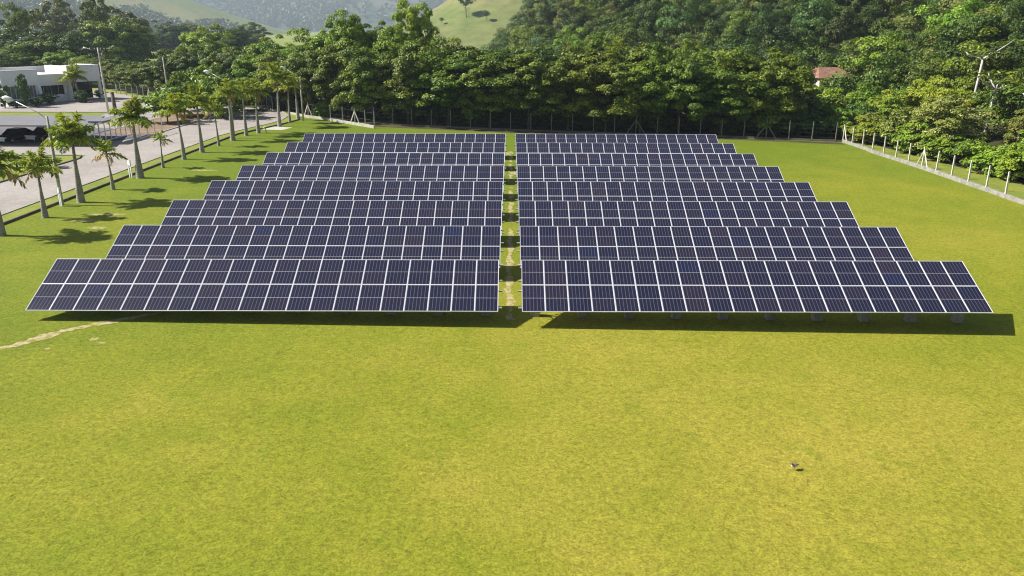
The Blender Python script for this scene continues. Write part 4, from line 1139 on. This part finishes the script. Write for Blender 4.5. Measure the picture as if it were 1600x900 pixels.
# far woods
pts = []
for _ in range(9000):
    x2, y2 = q.uniform(-1050, -350) * KA, q.uniform(900, 1260) * KA
    z2 = float(fn_a(np.array([x2]), np.array([y2]))[0])
    px, py, zc = proj((x2, y2, z2))
    if z2 < 1 or not (-60 < px < 460) or py < -60: continue
    # woods on the lower left flank, pasture along the right-hand ridge
    if py < 8 + (px - 120) * .165 + 6 * math.sin(px * .05): continue
    pts.append((x2, y2, z2 - 1, q.uniform(.7, 1.3)))
    if len(pts) > 1500: break
forest_mass('woodland', pts, 7.5, 14, 7, 6, 4.0, M['far_leaf'], 31)
pts = []
for _ in range(24000):
    x2, y2 = q.uniform(-1500, 300) * KB, q.uniform(1660, 2300) * KB
    z2 = float(fn_b(np.array([x2]), np.array([y2]))[0])
    px, py, zc = proj((x2, y2, z2))
    if not (180 < px < 860) or py < -50: continue
    if 545 < px < 655 and q.random() < .9: continue
    pts.append((x2, y2, z2 - 1, q.uniform(.8, 1.5)))
    if len(pts) > 3800: break
forest_mass('woodland', pts, 11, 17, 6, 5, 9.0, M['far_leaf'], 37)
print('far trees', len(pts))
# trees dotted on the grassy hill
def lone(px, y, H, label):
    x = x_at(px, y); z = float(fn_c(np.array([x]), np.array([y]))[0])
    o = empty('lone_tree', (x, y, z - .2), 0, label, 'tree', None)
    k = H / 11
    inst('crown', BIGD[0], o, (0, 0, H * .45), (0, 0, 0), (k * .8, k * .8, k * .55)); inst('trunk', TRK[0], o, (0, 0, 0), (0, 0, 0), (k, k, k))
lone(728, 560, 16, 'lone dark tree on the grassy hillside above the tree row')
lone(760, 545, 7, 'small round bush-like tree on the grassy hillside')
lone(690, 560, 5, 'tiny dark tree low on the grassy hillside')

M['tuft'] = leafmat('grass_blade', [(0, (.12, .17, .010)), (.35, (.20, .22, .012)), (.7, (.31, .27, .03)), (1, (.42, .35, .08))], rough=.6, trans=.3, hue=0, val=0, spec=.2)
def tufts():
    r = np.random.default_rng(77); n = 26000
    d = 11.5 + 23.5 * r.random(n) ** .8; x = (r.random(n) - .5) * (d * 1.34 + 6)
    keep = vnoise(x * .5, d * .5, 3) * .6 + r.random(n) * .6 > .42
    x, d = x[keep], d[keep]; n = len(x)
    k = np.repeat(np.arange(n), 3); m = len(k)
    P = np.stack([x[k] + r.normal(size=m) * .02, d[k] + r.normal(size=m) * .02, -.0133 * np.clip(x[k], -24, 26) - .004], -1)
    A = np.stack([r.normal(size=m) * .55, r.normal(size=m) * .55, np.ones(m) * .8], -1)
    Nn = unit(m, r); t = np.clip(.5 + .28 * r.normal(size=n), 0, 1)
    L = r.uniform(.015, .042, m)
    me = leaves_mesh('grass_tufts', P, A, Nn, L, L * .16 + .002, np.clip(t[k] + .1 * r.normal(size=m), 0, 1), [M['tuft']])
    o = inst('grass_tufts', me); o['kind'] = 'stuff'
tufts()

# ------------------------------------------------------------------ bird on the lawn
def bird():
    p = gp(1240, 734); o = empty('bird', p, R_(200), 'small grey and white bird standing on the open lawn', 'bird')
    b = MB()
    prof = [(-.19, .19, .012), (-.14, .185, .028), (-.07, .18, .055), (.0, .185, .068), (.06, .205, .058), (.095, .245, .036), (.11, .275, .033), (.135, .29, .030), (.158, .287, .014)]
    b.tube([(x, 0, z) for x, z, r in prof], [r for *_, r in prof], 10)
    b.build('body', plain('grey_plumage', (.25, .22, .19), .8, .3, 30), o)
    w = MB()
    for s in (-1, 1): w.tube([(.05, s * .055, .2), (-.04, s * .066, .19), (-.15, s * .03, .19)], [.012, .03, .008], 6)
    w.build('wing', plain('dark_wing', (.16, .14, .13), .8, .3, 30), o)
    w = MB(); w.tube([(.15, 0, .286), (.2, 0, .275)], [.009, .002], 6); w.build('beak', M['redtile'], o)
    for s in (-1, 1):
        w = MB(); w.tube([(.0, s * .025, .135), (-.01, s * .025, .07), (.0, s * .025, .003), (.04, s * .025, .004)], [.008, .005, .005, .003], 5); w.build('leg', M['redtile'], o)
    w = MB(); w.tube([(.03, 0, .15), (.07, 0, .17), (.1, 0, .215)], [.03, .05, .03], 8); w.build('breast', plain('white_plumage', (.75, .74, .72), .8, .05, 30), o)
bird()
bpy.data.objects['bird'].scale = (.85, .85, .85)

# ------------------------------------------------------------------ air
hz = MB(); hz.box((0, 2900, 199), (11400, 6600, 404))
# floor a metre below the lowest ground, top above the highest ridge
M['haze'] = bpy.data.materials.new('haze'); M['haze'].use_nodes = True
t = M['haze'].node_tree; t.nodes.clear()
pv = t.nodes.new('ShaderNodeVolumePrincipled'); pv.inputs['Color'].default_value = (.72, .86, 1.0, 1); pv.inputs['Density'].default_value = .00018
pv.inputs['Anisotropy'].default_value = .2
mo = t.nodes.new('ShaderNodeOutputMaterial'); t.links.new(pv.outputs[0], mo.inputs['Volume'])
ho = hz.build('haze', M['haze']); ho['kind'] = 'stuff'
